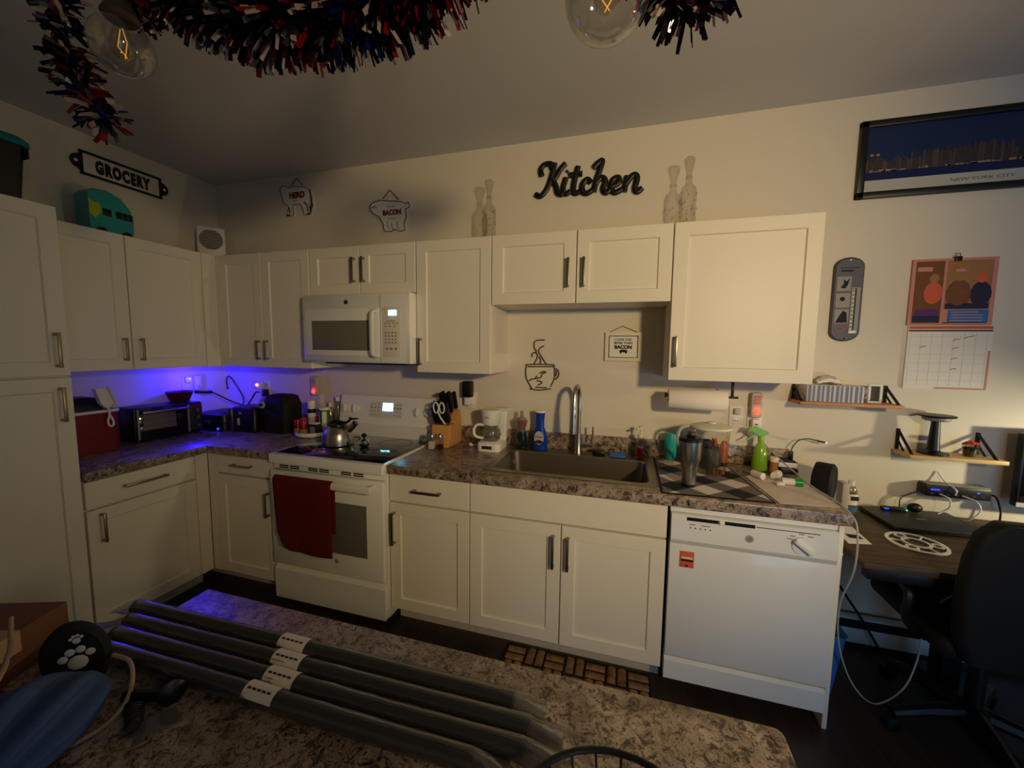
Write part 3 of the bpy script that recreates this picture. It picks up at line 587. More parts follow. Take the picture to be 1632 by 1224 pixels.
# spices on the turntable
TX, TY = 1.045, -.2
t = thing('spice_turntable', 'round white lazy susan holding the spice jars', 'turntable', (TX, TY, Z))
MB().lathe([(.09, 0), (.09, .008), (.115, .008), (.118, .012), (.118, .034), (.113, .034), (.112, .016), (0, .016)], (TX, TY, Z), 40).build('tray', 'white', t)
ZT0 = Z+.0165
def jar(x, y, r, h, body, lid, lidh, label, nm='spice_jar', cat='jar', lab=None, lidr=None, neck=None):
    t = thing(nm, label, cat, (x, y, ZT0))
    MB().lathe([(r*.95, 0), (r, .004), (r, h-.008), ((neck or r*.9), h)], (x, y, ZT0), 20).build('body', body, t)
    MB().lathe([((lidr or r), h+.0003), ((lidr or r), h+lidh-.003), ((lidr or r)*.93, h+lidh)], (x, y, ZT0), 20).build('lid', lid, t)
    if lab: MB().lathe([(r+.0006, h*.15), (r+.0006, h*.6)], (x, y, ZT0), 20, cap=False).build('paper_label', lab, t)
    return t
jar(.975, -.265, .026, .07, 'dark_red', 'red', .03, 'front-left red-lidded spice jar on the turntable', lab='cal_skin')
jar(.958, -.2, .024, .07, 'dark_red', 'red', .03, 'leftmost red-lidded spice jar at the turntable rim', lab='cal_skin')
jar(1.035, -.28, .024, .07, 'dark_red', 'red', .03, 'red-lidded spice jar at the front centre of the turntable', lab='cal_skin')
jar(1.06, -.155, .026, .088, 'dark_red', 'red', .026, 'red-lidded spice jar at the back of the turntable')
jar(.985, -.15, .027, .17, 'white', 'white', .045, 'tall seasoning bottle with white cap and black band on the turntable', nm='seasoning_bottle', cat='bottle', lab='light_grey')
MB().lathe([(.0274, .13), (.0274, .16)], (.985, -.15, ZT0), 20, cap=False).build('band', 'black', bpy.data.objects['seasoning_bottle'])
t = thing('spice_tin', 'black rectangular spice tin with white lid on the turntable', 'tin', (1.105, -.255, ZT0))
MB().box(1.075, 1.135, -.275, -.235, ZT0, ZT0+.075, .004).build('body', 'black', t); MB().box(1.074, 1.136, -.276, -.234, ZT0+.0755, ZT0+.085, .003).build('lid', 'ivory_text', t); MB().box(1.085, 1.125, -.2765, -.275, ZT0+.015, ZT0+.06).build('paper_label', 'grey', t)
t = thing('cheese_can', 'green and white shaker can on the turntable behind the kettle', 'can', (1.125, -.185, ZT0))
MB().lathe([(.033, 0), (.034, .004), (.034, .165)], (1.125, -.185, ZT0), 24).build('body', 'can_green', t)
for a in (200, 285): 
    mb = MB(); vs = []; 
    for k in range(6):
        q = math.radians(a+k*10); vs += [(1.125+.0345*math.cos(q), -.185+.0345*math.sin(q), ZT0+.01), (1.125+.0345*math.cos(q), -.185+.0345*math.sin(q), ZT0+.155)]
    mb.add(vs, [(2*k, 2*k+2, 2*k+3, 2*k+1) for k in range(5)]); mb.build('paper_label', 'cream', t)
MB().lathe([(.0345, .1652), (.0345, .178), (.03, .182)], (1.125, -.185, ZT0), 24).build('lid', 'white', t)
for x, h, lb in ((1.06, .21, 'shorter clear oil bottle behind the spices with white cap'), (1.125, .255, 'taller clear oil bottle behind the spices with white cap')):
    t = thing('oil_bottle', lb, 'bottle', (x, -.05, Z))
    MB().lathe([(.024, 0), (.026, .004), (.026, h*.55), (.014, h*.72), (.012, h-.03)], (x, -.05, Z), 18).build('body', 'clear_tint', t); MB().lathe([(.015, h-.03), (.016, h)], (x, -.05, Z), 16).build('cap', 'white', t)
t = thing('pepper_jar', 'small dark jar with red top at the turntable edge near the kettle', 'jar', (1.09, -.1, ZT0)); MB().lathe([(.018, 0), (.018, .06)], (1.075, -.105, ZT0), 16).build('body', 'black', t); MB().lathe([(.0185, .0605), (.0185, .08)], (1.075, -.105, ZT0), 16).build('lid', 'dark_red', t)

# kettle
t = thing('tea_kettle', 'brushed steel tea kettle with black lid on the cooktop', 'kettle', (1.4, -.38, .922))
KX, KY, KZ = 1.405, -.385, .9223
MB().lathe([(.088, 0), (.094, .006), (.094, .012), (.0925, .04), (.086, .075), (.07, .105), (.05, .118)], (KX, KY, KZ), 40).build('body', 'steel', t)
MB().lathe([(.052, .1185), (.05, .128), (.02, .136), (.012, .14), (.014, .152), (0, .156)], (KX, KY, KZ), 28).build('lid', 'black', t)
MB().tube([(KX+.055, KY+.01, KZ+.085), (KX+.095, KY+.015, KZ+.115), (KX+.115, KY+.017, KZ+.135)], [.026, .02, .017], 14).build('spout', 'steel', t)
MB().tube([(KX+.112, KY+.016, KZ+.133), (KX+.121, KY+.018, KZ+.141)], [.0185, .018], 14).build('spout_cap', 'black', t)
MB().tube([(KX-.07, KY, KZ+.1), (KX-.055, KY, KZ+.13), (KX-.01, KY, KZ+.148), (KX+.05, KY+.005, KZ+.14), (KX+.08, KY+.01, KZ+.155), (KX+.085, KY+.012, KZ+.175)], .0075, 10, smooth=5).build('handle', 'black', t)
MB().tube([(KX+.075, KY+.01, KZ+.158), (KX+.1, KY+.012, KZ+.165), (KX+.14, KY+.014, KZ+.168)], [.005, .007, .004], 8).build('trigger', 'black', t)
t = thing('kettle_ornament', 'small chrome ball with black knob on the cooktop beside the kettle', 'lid', (1.6, -.38, .922))
MB().lathe([(.018, 0), (.03, .008), (.034, .024), (.026, .042), (.01, .05)], (1.60, -.39, .9223), 24).build('body', 'chrome', t); MB().lathe([(.006, .05), (.006, .058), (.014, .064), (.016, .074), (.01, .083), (0, .085)], (1.60, -.39, .9223), 16).build('knob', 'black', t)

# knife block
t = thing('knife_block', 'light wood knife block on the counter beside the range', 'knife block', (2.05, -.13, Z))
MB().prism([(-.225, Z), (-.024, Z), (-.024, 1.09), (-.055, 1.135), (-.125, 1.07), (-.125, 1.052), (-.215, 1.052)], 'yz', 1.972, 2.085).build('block', 'wood_block', t, ang=15)
def knife(x, y, z, L, label, lean=.35, w=.0155):
    t = thing('knife', label, 'knife', (x, y, z), 'knives in the wooden block')
    M = Matrix.Translation((x, y, z)) @ Matrix.Rotation(math.radians(14), 4, 'X') @ Matrix.Rotation(math.radians(-4), 4, 'Y')
    mb = MB(); mb.box(-w*.55, w*.55, -.013, .011, 0, L, .004); mb.box(-w*.55, w*.55, -.017, .012, L-.015, L, .004); mb.xf(M).build('handle', 'black', t)
    mb = MB(); mb.box(-.001, .001, -.012, .012, -.015, 0.001); mb.xf(M).build('blade', 'steel', t)
kl = 'black-handled knife standing in the rows of the wooden knife block'
NTH = ('leftmost', 'second from left', 'third from left', 'fourth from left', 'fifth from left', 'rightmost')
for i in range(6): knife(1.983+i*.0185, -.19, 1.068, .10, 'short black-handled knife in the front row of the block, '+NTH[i])
for i in range(5): knife(1.985+i*.019, -.15, 1.068, .13+.018*(i == 2), 'black-handled knife in the middle row of the block, '+(NTH[i] if i < 4 else 'rightmost'))
for i in range(4): knife(1.99+i*.02, -.09, 1.118, .13+.012*(i % 2), 'tall black-handled knife in the back row of the block, '+(NTH[i] if i < 3 else 'rightmost'))
knife(2.068, -.06, 1.14, .115, 'long rounded black sharpening steel at the back of the knife block', w=.018)
t = thing('kitchen_scissors', 'scissors with white-rimmed handles in the knife block', 'scissors', (2.03, -.22, 1.07))
for sx, cx in ((-1, 2.008), (1, 2.048)):
    pts = [(cx+.017*math.cos(a), -.235-.004*math.sin(a), 1.165+.034*math.sin(a)) for a in [math.radians(q) for q in range(0, 361, 30)]]
    MB().tube(pts, .0045, 8).build('finger_loop', 'white', t)
MB().tube([(2.02, -.234, 1.14), (2.035, -.225, 1.10), (2.055, -.205, 1.06)], .005, 8).build('shank', 'white', t)
# salt and pepper
for x, y, fill, lb in ((2.005, -.285, 'white', 'glass salt shaker with steel cap in front of the knife block'), (2.055, -.275, 'soil', 'glass pepper shaker with steel cap in front of the knife block')):
    t = thing('salt_shaker' if fill == 'white' else 'pepper_shaker', lb, 'shaker', (x, y, Z))
    MB().box(x-.019, x+.019, y-.019, y+.019, Z, Z+.075, .004).build('glass_body', 'clear', t); MB().box(x-.0155, x+.0155, y-.0155, y+.0155, Z+.004, Z+(.05 if fill == 'white' else .03)).build('filling', fill, t)
    MB().lathe([(.019, .0753), (.019, .09), (.014, .098), (0, .1)], (x, y, Z), 20).build('cap', 'chrome', t)
# wall warmer above knife block
outlet(2.15, 1.185, 'white outlet between knife block and coffee maker')
t = thing('plug_in_warmer', 'black plug-in device on the outlet above the knife block', 'plug', (2.135, -.05, 1.22))
MB().box(2.105, 2.172, -.062, -.0105, 1.213, 1.318, .01).build('body', 'black', t)
for i in range(3): MB().box(2.128, 2.150, -.0632, -.0618, 1.245+i*.02, 1.248+i*.02).build('mark', 'dark_grey', t)
tag(MB().box(2.115, 2.155, -.045, -.0102, 1.16, 1.2115, .005).build('plug_adapter', 'white'), 'white plug under the black wall device', 'plug')
# coffee maker
t = thing('coffee_maker', 'small white drip coffee maker with glass carafe', 'coffee maker', (2.34, -.14, Z))
cbm = MB(); loft([rrect(2.275, 2.42, -.235, -.055, .03, Z), rrect(2.275, 2.42, -.235, -.055, .03, Z+.045), rrect(2.282, 2.413, -.228, -.06, .03, Z+.052)], True, True).build('base', 'white', t, ang=50)
loft([rrect(2.36, 2.42, -.10, -.055, .012, Z+.05), rrect(2.36, 2.425, -.10, -.055, .012, Z+.24)], True, True).build('tower', 'white', t, ang=50)
MB().lathe([(.052, .155), (.058, .165), (.065, .232), (.065, .24), (.06, .246)], (2.342, -.15, Z), 28).build('brew_basket', 'white', t)
MB().box(2.35, 2.445, -.13, -.06, Z+.24, Z+.25, .004).build('lid', 'white', t)
MB().box(2.31, 2.375, -.2362, -.2345, Z+.015, Z+.035, .001).build('switch_panel', 'dark_grey', t); MB().box(2.33, 2.352, -.2368, -.236, Z+.018, Z+.032).build('switch', 'wine', t); MB().box(2.325, 2.347, -.2162, -.2145, Z+.20, Z+.206).build('maker_plate', 'grey', t)
cf = thing('coffee_carafe', 'round glass carafe with white handle in the coffee maker', 'carafe', (2.345, -.15, Z+.0525))
MB().lathe([(.042, .0005), (.052, .012), (.058, .04), (.052, .07), (.038, .09), (.04, .096)], (2.345, -.15, Z+.0525), 28, cap=False).build('glass_bowl', 'clear_tint', cf)
MB().lathe([(.0, .001), (.042, .001), (.05, .012), (.05, .014), (0, .014)], (2.345, -.15, Z+.0525), 24).build('warmer_ring', 'black', cf)
MB().lathe([(.04, .0965), (.041, .1), (.0, .102)], (2.345, -.15, Z+.0525), 24).build('lid', 'white', cf)
MB().tube([(2.305, -.17, Z+.15), (2.265, -.185, Z+.152), (2.244, -.192, Z+.125), (2.25, -.192, Z+.085), (2.285, -.18, Z+.07), (2.3, -.175, Z+.072)], .009, 10, smooth=5, flat=(1, 1.3, 1)).build('handle', 'white', cf)
cord([(2.2, -.12, Z+.012), (2.19, -.13, Z+.012), (2.2, -.14, Z+.008), (2.23, -.13, Z+.006), (2.26, -.1, Z+.006), (2.27, -.06, Z+.02)], .006, 'white', 'short white cord end lying beside the coffee maker')
# soap bottles
t = thing('hand_soap_bottle', 'dark green dish soap bottle with red and clear top', 'bottle', (2.52, -.095, ZC+.005))
B = (2.522, -.097, ZC+.005)
MB().lathe([(.034, 0), (.038, .006), (.036, .06), (.028, .105)], B, 24, sy=.8).build('liquid_body', 'green_soap', t)
MB().lathe([(.028, .105), (.026, .125), (.036, .165), (.037, .178), (.025, .19), (.012, .198)], B, 24, sy=.8).build('clear_neck', 'clear_tint', t)
MB().lathe([(.02, .12), (.028, .16), (.026, .175), (0, .178)], B, 18, sy=.8).build('paper_label', 'red', t)
MB().lathe([(.011, .198), (.012, .22), (.009, .235)], B, 14).build('cap', 'clear_tint', t); MB().box(2.506, 2.538, -.1275, -.125, ZC+.07, ZC+.1).build('back_label', 'green_soap', t)
t = thing('dish_soap_bottle', 'blue dish soap bottle with white cap beside the sink', 'bottle', (2.636, -.085, ZC+.005))
B = (2.636, -.088, ZC+.005)
MB().lathe([(.042, 0), (.048, .008), (.048, .06), (.042, .1), (.027, .14), (.026, .19), (.031, .228)], B, 28, sy=.6).build('body', 'blue_soap', t)
MB().lathe([(.032, .2285), (.031, .238), (.028, .241)], B, 24, sy=.6).build('cap', 'white', t)
lb = MB().prism([(2.636+.03*math.cos(a), ZC+.082+.042*math.sin(a)) for a in [math.radians(q) for q in range(0, 360, 20)]], 'xz', -.119, -.1165).build('paper_label', 'light_grey', t)
MB().prism([(2.636+.024*math.cos(a), ZC+.058+.012*math.sin(a)) for a in [math.radians(q) for q in range(0, 360, 20)]], 'xz', -.1198, -.1188).build('yellow_mark', 'brass', lb); text('Dawn', .024, 2.636, ZC+.082, -.1195, .0006, m='blue_soap', parent=lb)
# sink-edge things
t = thing('sink_stopper', 'black scrubber pad lying behind the sink beside the faucet', 'scrubber', (2.995, -.1, ZC+.005)); MB().box(2.955, 3.03, -.115, -.08, ZC+.0052, ZC+.03, .008).build('pad', 'black', t); MB().box(2.96, 3.025, -.118, -.083, ZC+.0302, ZC+.036, .002).build('grip', 'dark_grey', t)
t = thing('sponge', 'blue sponge lying on the sink edge', 'sponge', (3.1, -.11, ZC+.005)); MB().box(3.055, 3.145, -.135, -.085, ZC+.0052, ZC+.022, .006).build('foam', 'sponge_blue', t); MB().box(3.056, 3.144, -.134, -.086, ZC+.0222, ZC+.029, .003).build('scouring_layer', 'cal_blue', t)
t = thing('soap_pump', 'clear pump bottle of red hand soap at the sink corner', 'bottle', (3.222, -.1, ZC+.005)); B = (3.222, -.11, ZC+.005)
MB().lathe([(.024, 0), (.027, .005), (.027, .06), (.022, .1), (.015, .125)], B, 20).build('bottle', 'clear', t); MB().lathe([(.022, .004), (.0245, .006), (.0245, .07), (0, .071)], B, 20).build('liquid', 'red_soap', t)
pm = MB(); pm.lathe([(.016, .125), (.016, .142), (.005, .145), (.005, .175)], B, 14); pm.tube([(3.222, -.11, ZC+.18), (3.2, -.13, ZC+.178)], .006, 8); pm.lathe([(.012, .175), (.012, .188)], B, 14); pm.build('pump', 'cream', t)

# ------------------------------------------------------------------ drying mat and things on it
MZ = ZC+.0008
t = thing('drying_mat', 'black, grey and white plaid drying mat right of the sink', 'mat', (3.5, -.33, MZ))
mp = [(3.298, -.06), (3.295, -.632), (3.738, -.612), (3.66, -.06)]
MB().prism(mp, 'xy', MZ, MZ+.004).build('backing', 'plaid_black', t)
def clip(poly, quad):
    out = poly
    for i in range(len(quad)):
        a, b = quad[i], quad[(i+1) % len(quad)]; inp = out; out = []
        def side(p): return (b[0]-a[0])*(p[1]-a[1])-(b[1]-a[1])*(p[0]-a[0])
        for j in range(len(inp)):
            p, q = inp[j], inp[(j+1) % len(inp)]; sp, sq = side(p), side(q)
            if sp >= 0: out.append(p)
            if sp*sq < 0: f = sp/(sp-sq); out.append((p[0]+(q[0]-p[0])*f, p[1]+(q[1]-p[1])*f))
        if not out: return []
    return out
qd = [(3.306, -.068), (3.303, -.622), (3.727, -.604), (3.652, -.068)]
S_ = .094; c45 = math.cos(math.radians(42)); s45 = math.sin(math.radians(42))
for i in range(-9, 10):
    for j in range(-9, 10):
        sq = []
        for a, b in ((i, j), (i+1, j), (i+1, j+1), (i, j+1)):
            u, v = a*S_, b*S_; sq.append((3.5+u*c45-v*s45, -.34+u*s45+v*c45))
        pl = clip(sq, qd)
        if not pl: pl = clip(sq, qd[::-1])
        if len(pl) < 3: continue
        ar = abs(sum(pl[k][0]*pl[(k+1) % len(pl)][1]-pl[(k+1) % len(pl)][0]*pl[k][1] for k in range(len(pl))))/2
        if ar < 2e-5: continue
        mt = 'plaid_grey' if (i+j) % 2 else ('plaid_black' if i % 2 else 'plaid_white')
        MB().prism(pl, 'xy', MZ+.004, MZ+.0055).build('check_patch', mt, t, flat=True)
PZ = MZ+.0058
t = thing('travel_tumbler', 'tall stainless steel tumbler with black lid on the plaid mat', 'tumbler', (3.42, -.5, PZ)); B = (3.42, -.505, PZ)
MB().lathe([(.030, 0), (.031, .004), (.031, .012)], B, 28).build('base_pad', 'black', t)
MB().lathe([(.0305, .0125), (.033, .085), (.037, .1), (.047, .13), (.0495, .208)], B, 36).build('cup', 'steel', t)
MB().lathe([(.0505, .2085), (.0505, .22), (.045, .226), (0, .226)], B, 28).build('lid', 'black', t); MB().box(3.405, 3.44, -.525, -.47, PZ+.226, PZ+.25, .008).build('slider', 'black', t)
t = thing('water_pitcher', 'clear plastic pitcher with cream lid standing on the plaid mat', 'pitcher', (3.555, -.22, PZ)); B = (3.553, -.25, PZ)
MB().lathe([(.068, 0), (.07, .003), (.08, .215), (.082, .222)], B, 36, sx=1.08, cap=False).build('jug', 'clear', t); MB().lathe([(0, .001), (.068, .001), (.068, .004), (0, .004)], B, 32, sx=1.08).build('jug_base', 'clear_tint', t)
MB().lathe([(.086, .2225), (.09, .228), (.09, .236), (.06, .246), (.0, .25)], B, 36, sx=1.08).build('lid', 'cream', t)
MB().lathe([(.005, .249), (.022, .251), (.02, .258), (0, .26)], B, 18).build('lid_knob', 'cream', t)
MB().tube([(3.475, -.24, PZ+.228), (3.425, -.25, PZ+.225), (3.40, -.25, PZ+.19), (3.41, -.25, PZ+.12), (3.47, -.25, PZ+.06), (3.487, -.25, PZ+.06)], .0085, 8, smooth=5).build('handle', 'light_grey', t)
MB().lathe([(.02, .03), (.058, .035), (.062, .1), (.05, .13)], (3.545, -.25, PZ), 20).build('filter_core', 'dark_grey', t)
MB().box(3.50, 3.56, -.27, -.22, PZ+.13, PZ+.165, .01).build('filter_cap', 'cal_navy', t)
tag(MB().lathe([(.026, 0), (.03, .006), (.034, .05), (.034, .13), (.03, .15), (0, .152)], (3.385, -.075, ZC+.0062), 24).build('drink_bottle', 'teal'), 'teal blue drink bottle behind the steel tumbler', 'bottle')
t = thing('glass_mug', 'small clear glass mug lying beside the teal bottle', 'mug', (3.36, -.2, PZ)); MB().lathe([(.028, 0), (.03, .07)], (3.365, -.17, PZ), 20, cap=False).build('cup', 'clear', t); MB().tube([(3.338, -.18, PZ+.055), (3.315, -.185, PZ+.05), (3.312, -.185, PZ+.03), (3.338, -.18, PZ+.018)], .005, 8, smooth=4).build('handle', 'clear_tint', t)
t = thing('sauce_bottle', 'orange-red bottle with black foot behind the pitcher', 'bottle', (3.64, -.1, ZC+.001)); B = (3.648, -.11, ZC+.0065)
MB().lathe([(.02, 0), (.021, .02)], B, 18).build('foot', 'black', t); MB().lathe([(.021, .0203), (.021, .1), (.014, .128), (.01, .135)], B, 18).build('body', 'orange', t)
t = thing('sauce_bottle', 'dark red bottle partly hidden behind the pitcher', 'bottle', (3.6, -.1, ZC+.001)); B = (3.60, -.105, ZC+.0065)
MB().lathe([(.022, 0), (.022, .1), (.012, .13)], B, 18).build('body', 'red', t); MB().lathe([(.013, .1302), (.013, .145)], B, 14).build('cap', 'orange', t)
# spray bottle
t = thing('spray_bottle', 'lime green spray bottle at the right end of the counter', 'bottle', (3.826, -.1, ZC+.001)); B = (3.822, -.1, ZC+.001)
MB().lathe([(.036, 0), (.038, .006), (.034, .06), (.026, .12), (.014, .142), (.012, .15)], B, 24).build('body', 'lime_body', t); MB().lathe([(.032, .003), (.034, .007), (.0325, .04), (0, .041)], B, 20).build('liquid', 'green', t)
MB().lathe([(.015, .15), (.015, .172), (.011, .18)], B, 18).build('collar', 'lime', t)
sp = MB(); sp.prism([(3.755, 1.115), (3.768, 1.14), (3.81, 1.138), (3.85, 1.118), (3.852, 1.108), (3.835, 1.098), (3.81, 1.095), (3.80, 1.105), (3.775, 1.12)], 'xz', -.113, -.087); sp.prism([(3.792, 1.112), (3.775, 1.09), (3.752, 1.072), (3.757, 1.068), (3.782, 1.085), (3.802, 1.106)], 'xz', -.106, -.094); sp.build('trigger_head', 'lime', t)
# pill bottles, paper, small things
t = thing('pill_bottle', 'orange prescription bottle with white cap beside the spray bottle', 'pill bottle', (3.875, -.14, ZC+.001)); B = (3.876, -.14, ZC+.001)
MB().lathe([(.018, 0), (.018, .058)], B, 20).build('body', 'orange', t); MB().lathe([(.0205, .0583), (.0205, .078), (.018, .08)], B, 20).build('cap', 'white', t); MB().lathe([(.0183, .012), (.0183, .05)], B, 20, cap=False, sx=.98).build('paper_label', 'cal_skin', t)
PS = ZC+.0008
tag(MB().add([(3.752, -.605, PS), (3.975, -.575, PS), (3.955, -.26, PS), (3.80, -.2, PS), (3.715, -.26, PS)]+[(3.752, -.605, PS+.0025), (3.975, -.575, PS+.0025), (3.955, -.26, PS+.0025), (3.80, -.2, PS+.0025), (3.715, -.26, PS+.0025)],
    [(4, 3, 2, 1, 0), (5, 6, 7, 8, 9)]+[(i, (i+1) % 5, 5+(i+1) % 5, 5+i) for i in range(5)]).build('counter_paper', 'paper'), 'pinkish white crumpled paper sheet on the counter corner', 'paper')
PS += .0028
def lying(x, y, ang, r, h, lidh, label, body, lid, nm='pill_bottle', cat='pill bottle'):
    t = thing(nm, label, cat, (x, y, PS)); M = Matrix.Translation((x, y, PS+r)) @ Matrix.Rotation(ang, 4, 'Z') @ Matrix.Rotation(math.pi/2, 4, 'Y')
    MB().lathe([(r*.95, 0), (r*.95, h)], (0, 0, 0), 18).xf(M).build('body', body, t); MB().lathe([(r, -lidh), (r, -.0003)], (0, 0, 0), 18).xf(M).build('cap', lid, t)
lying(3.845, -.27, math.radians(60), .02, .04, .016, 'white pill bottle lying with its ribbed cap toward the room', 'pill_white', 'white')
lying(3.895, -.345, math.radians(176), .017, .05, .032, 'small bottle with bright green cap lying on the paper', 'pill_white', 'green')
lying(3.775, -.285, math.radians(120), .0165, .045, .014, 'white pill bottle lying next to the spray bottle', 'pill_white', 'pill_white')
tag(MB().box(3.815, 3.85, -.375, -.35, PS, PS+.018, .007).build('bottle_cap', 'pill_white'), 'loose white cap lying in front of the pill bottles', 'cap')
t = thing('tissue_packet', 'white box with blue top on a black case at the counter end', 'box', (3.945, -.09, ZC+.001))
MB().box(3.905, 3.982, -.15, -.025, ZC+.001, ZC+.03, .004).build('black_case', 'black', t); MB().box(3.90, 3.984, -.13, -.028, ZC+.0302, ZC+.056, .003).build('carton', 'white', t); MB().box(3.90, 3.984, -.13, -.028, ZC+.0562, ZC+.059).build('blue_top', 'cal_navy', t)
t = thing('desk_fan', 'round black drum fan on a short foot at the desk corner beside the counter', 'fan', (4.075, -.2, .7388))
fm = MB(); fm.lathe([(.06, -.04), (.086, -.034), (.09, -.024), (.09, .034), (.08, .042), (.06, .034), (.036, .038), (0, .034)], (0, 0, 0), 36, 'x'); fm.rot(math.radians(-32), (0, 0, 0)).xf(Matrix.Translation((4.068, -.205, .912))); fm.build('drum', 'black_matte', t)
MB().lathe([(.05, 0), (.05, .01), (.016, .02), (.014, .09)], (4.068, -.205, .7388), 20).build('foot', 'black', t)
t = thing('usb_light', 'black USB gooseneck light standing on the counter end', 'lamp', (3.975, -.06, ZC+.06))
MB().box(3.966, 3.986, -.065, -.05, ZC+.0592, ZC+.1, .002).build('plug', 'black', t); MB().tube([(3.977, -.057, ZC+.1), (3.985, -.057, ZC+.13), (4.01, -.057, ZC+.162), (4.05, -.057, ZC+.172), (4.09, -.057, ZC+.165)], .003, 8, smooth=6).build('gooseneck', 'bronze', t)
MB().tube([(4.09, -.057, ZC+.165), (4.125, -.057, ZC+.158)], .005, 8).build('lamp_head', 'bronze', t); MB().ball((4.128, -.057, ZC+.1575), .004, 8).build('lens', 'bulb_white', t)
cord([(3.835, -.02, 1.095), (3.86, -.03, 1.04), (3.9, -.16, .985), (3.95, -.38, .935), (3.975, -.5, .925), (3.992, -.6, .91), (3.998, -.655, .86), (4.0, -.655, .7), (4.01, -.56, .5), (4.05, -.5, .28), (4.13, -.46, .09), (4.22, -.45, .012), (4.31, -.45, .1), (4.35, -.45, .25), (4.36, -.45, .43), (4.41, -.44, .51), (4.47, -.42, .55)], .0032, 'light_grey', 'long white cable running over the counter edge down to the floor', nm='charging_cable')
tag(MB().ball((3.974, -.60, .735), .011, 14).build('cable_clip', 'white'), 'small white round cable clip on the end panel', 'clip')
# paper towel under the right upper cabinet
t = thing('paper_towel_holder', 'black paper towel holder under the right upper cabinet', 'holder', (3.5, -.15, 1.2))
ph = MB(); ph.box(3.655, 3.668, -.156, -.144, 1.30, 1.3895, .002); ph.tube([(3.34, -.15, 1.295), (3.69, -.15, 1.295)], .006, 10); ph.cyl((3.334, -.15, 1.295), .013, .01, 'x', 14); ph.box(3.65, 3.673, -.17, -.13, 1.384, 1.3895); ph.build('bar', 'black', t)
t = thing('paper_towel_roll', 'white paper towel roll hanging under the right upper cabinet', 'paper towel', (3.5, -.15, 1.21))
MB().lathe([(.0195, 0), (.0195, .283), (.052, .283), (.054, .28), (.054, .003), (.052, 0), (.0195, 0)], (3.352, -.15, 1.275), 32, 'x', cap=False).build('roll', 'tissue', t)
outlet(3.722, 1.177, 'white outlet under the cabinet right of the paper towel')
outlet(3.812, 1.177, 'white outlet holding the red-lit air freshener by the paper towel')
t = thing('plug_in_freshener', 'plug-in air freshener with red light right of the paper towel', 'air freshener', (3.81, -.04, 1.17))
MB().box(3.782, 3.838, -.042, -.0105, 1.178, 1.315, .012).build('body', 'light_grey', t); MB().box(3.793, 3.827, -.0435, -.041, 1.25, 1.3, .004).build('vent_window', 'cal_pink', t); MB().ball((3.81, -.046, 1.213), .012, 12).build('indicator', 'led_red', t)
light('freshener_glow', 'POINT', (3.81, -.075, 1.213), .004, (1, .08, .04), .01)
t = thing('charger', 'white charger plugged below the red-lit air freshener', 'plug', (3.81, -.03, 1.13)); MB().box(3.792, 3.832, -.045, -.0102, 1.128, 1.17, .006).build('body', 'white', t); MB().box(3.805, 3.819, -.0465, -.0448, 1.14, 1.146).build('port', 'dark_grey', t)
tag(MB().box(3.708, 3.738, -.03, -.0102, 1.19, 1.222, .004).build('plug_adapter', 'light_grey'), 'grey plug in the outlet right of the paper towel', 'plug')
# ------------------------------------------------------------------ wall decoration
def strokes(mb, S, y, r, flat=None, n=8, k=5):
    for s in S: mb.tube([(x, y, z) for x, z in s], r, n, smooth=k, flat=flat)
t = thing('kitchen_sign', 'black script lettering sign reading Kitchen on the wall', 'sign', (2.87, -.02, 2.42))
KS = {'letter_K': [[(2.604, 2.562), (2.596, 2.599), (2.618, 2.626), (2.658, 2.625), (2.665, 2.597)], [(2.681, 2.628), (2.665, 2.564), (2.638, 2.49), (2.598, 2.448), (2.565, 2.462)], [(2.646, 2.531), (2.683, 2.541), (2.716, 2.591), (2.746, 2.62)], [(2.669, 2.533), (2.691, 2.496), (2.699, 2.459), (2.725, 2.447), (2.74, 2.469)]],
 'letter_i': [[(2.749, 2.539), (2.733, 2.476), (2.748, 2.447), (2.776, 2.46)], [(2.757, 2.567), (2.762, 2.573)]],
 'letter_t': [[(2.818, 2.595), (2.796, 2.496), (2.799, 2.447), (2.833, 2.452)], [(2.768, 2.549), (2.805, 2.552), (2.843, 2.551)]],
 'letter_c': [[(2.895, 2.497), (2.87, 2.516), (2.845, 2.486), (2.853, 2.445), (2.88, 2.441), (2.91, 2.458)]],
 'letter_h': [[(2.906, 2.575), (2.93, 2.6), (2.955, 2.61), (2.945, 2.567), (2.927, 2.515), (2.912, 2.442)], [(2.915, 2.479), (2.951, 2.518), (2.976, 2.497), (2.964, 2.453), (2.981, 2.432), (3.007, 2.449)]],
 'letter_e': [[(3.015, 2.462), (3.051, 2.481), (3.046, 2.508), (3.018, 2.5), (3.007, 2.459), (3.029, 2.428), (3.071, 2.443)]],
 'letter_n': [[(3.095, 2.513), (3.088, 2.47), (3.082, 2.426)], [(3.086, 2.462), (3.126, 2.513), (3.15, 2.497), (3.139, 2.436), (3.157, 2.421), (3.178, 2.439)]]}
for nm, S in KS.items():
    mb = MB(); strokes(mb, S, -.0135, .0162, (1, .65, 1), 10)
    mb.build(nm, 'black', t)
t = thing('grocery_sign', 'oblong metal sign reading GROCERY on the left wall', 'sign', (.01, -.6, 2.53))
MB().box(.002, .008, -.805, -.395, 2.537, 2.665, .002).build('plate', 'cabinet_side', t)
fb = MB(); fb.box(.006, .014, -.81, -.39, 2.655, 2.669); fb.box(.006, .014, -.81, -.39, 2.531, 2.545); fb.box(.006, .014, -.81, -.797, 2.531, 2.669); fb.box(.006, .014, -.403, -.39, 2.531, 2.669); fb.build('border', 'black', t)
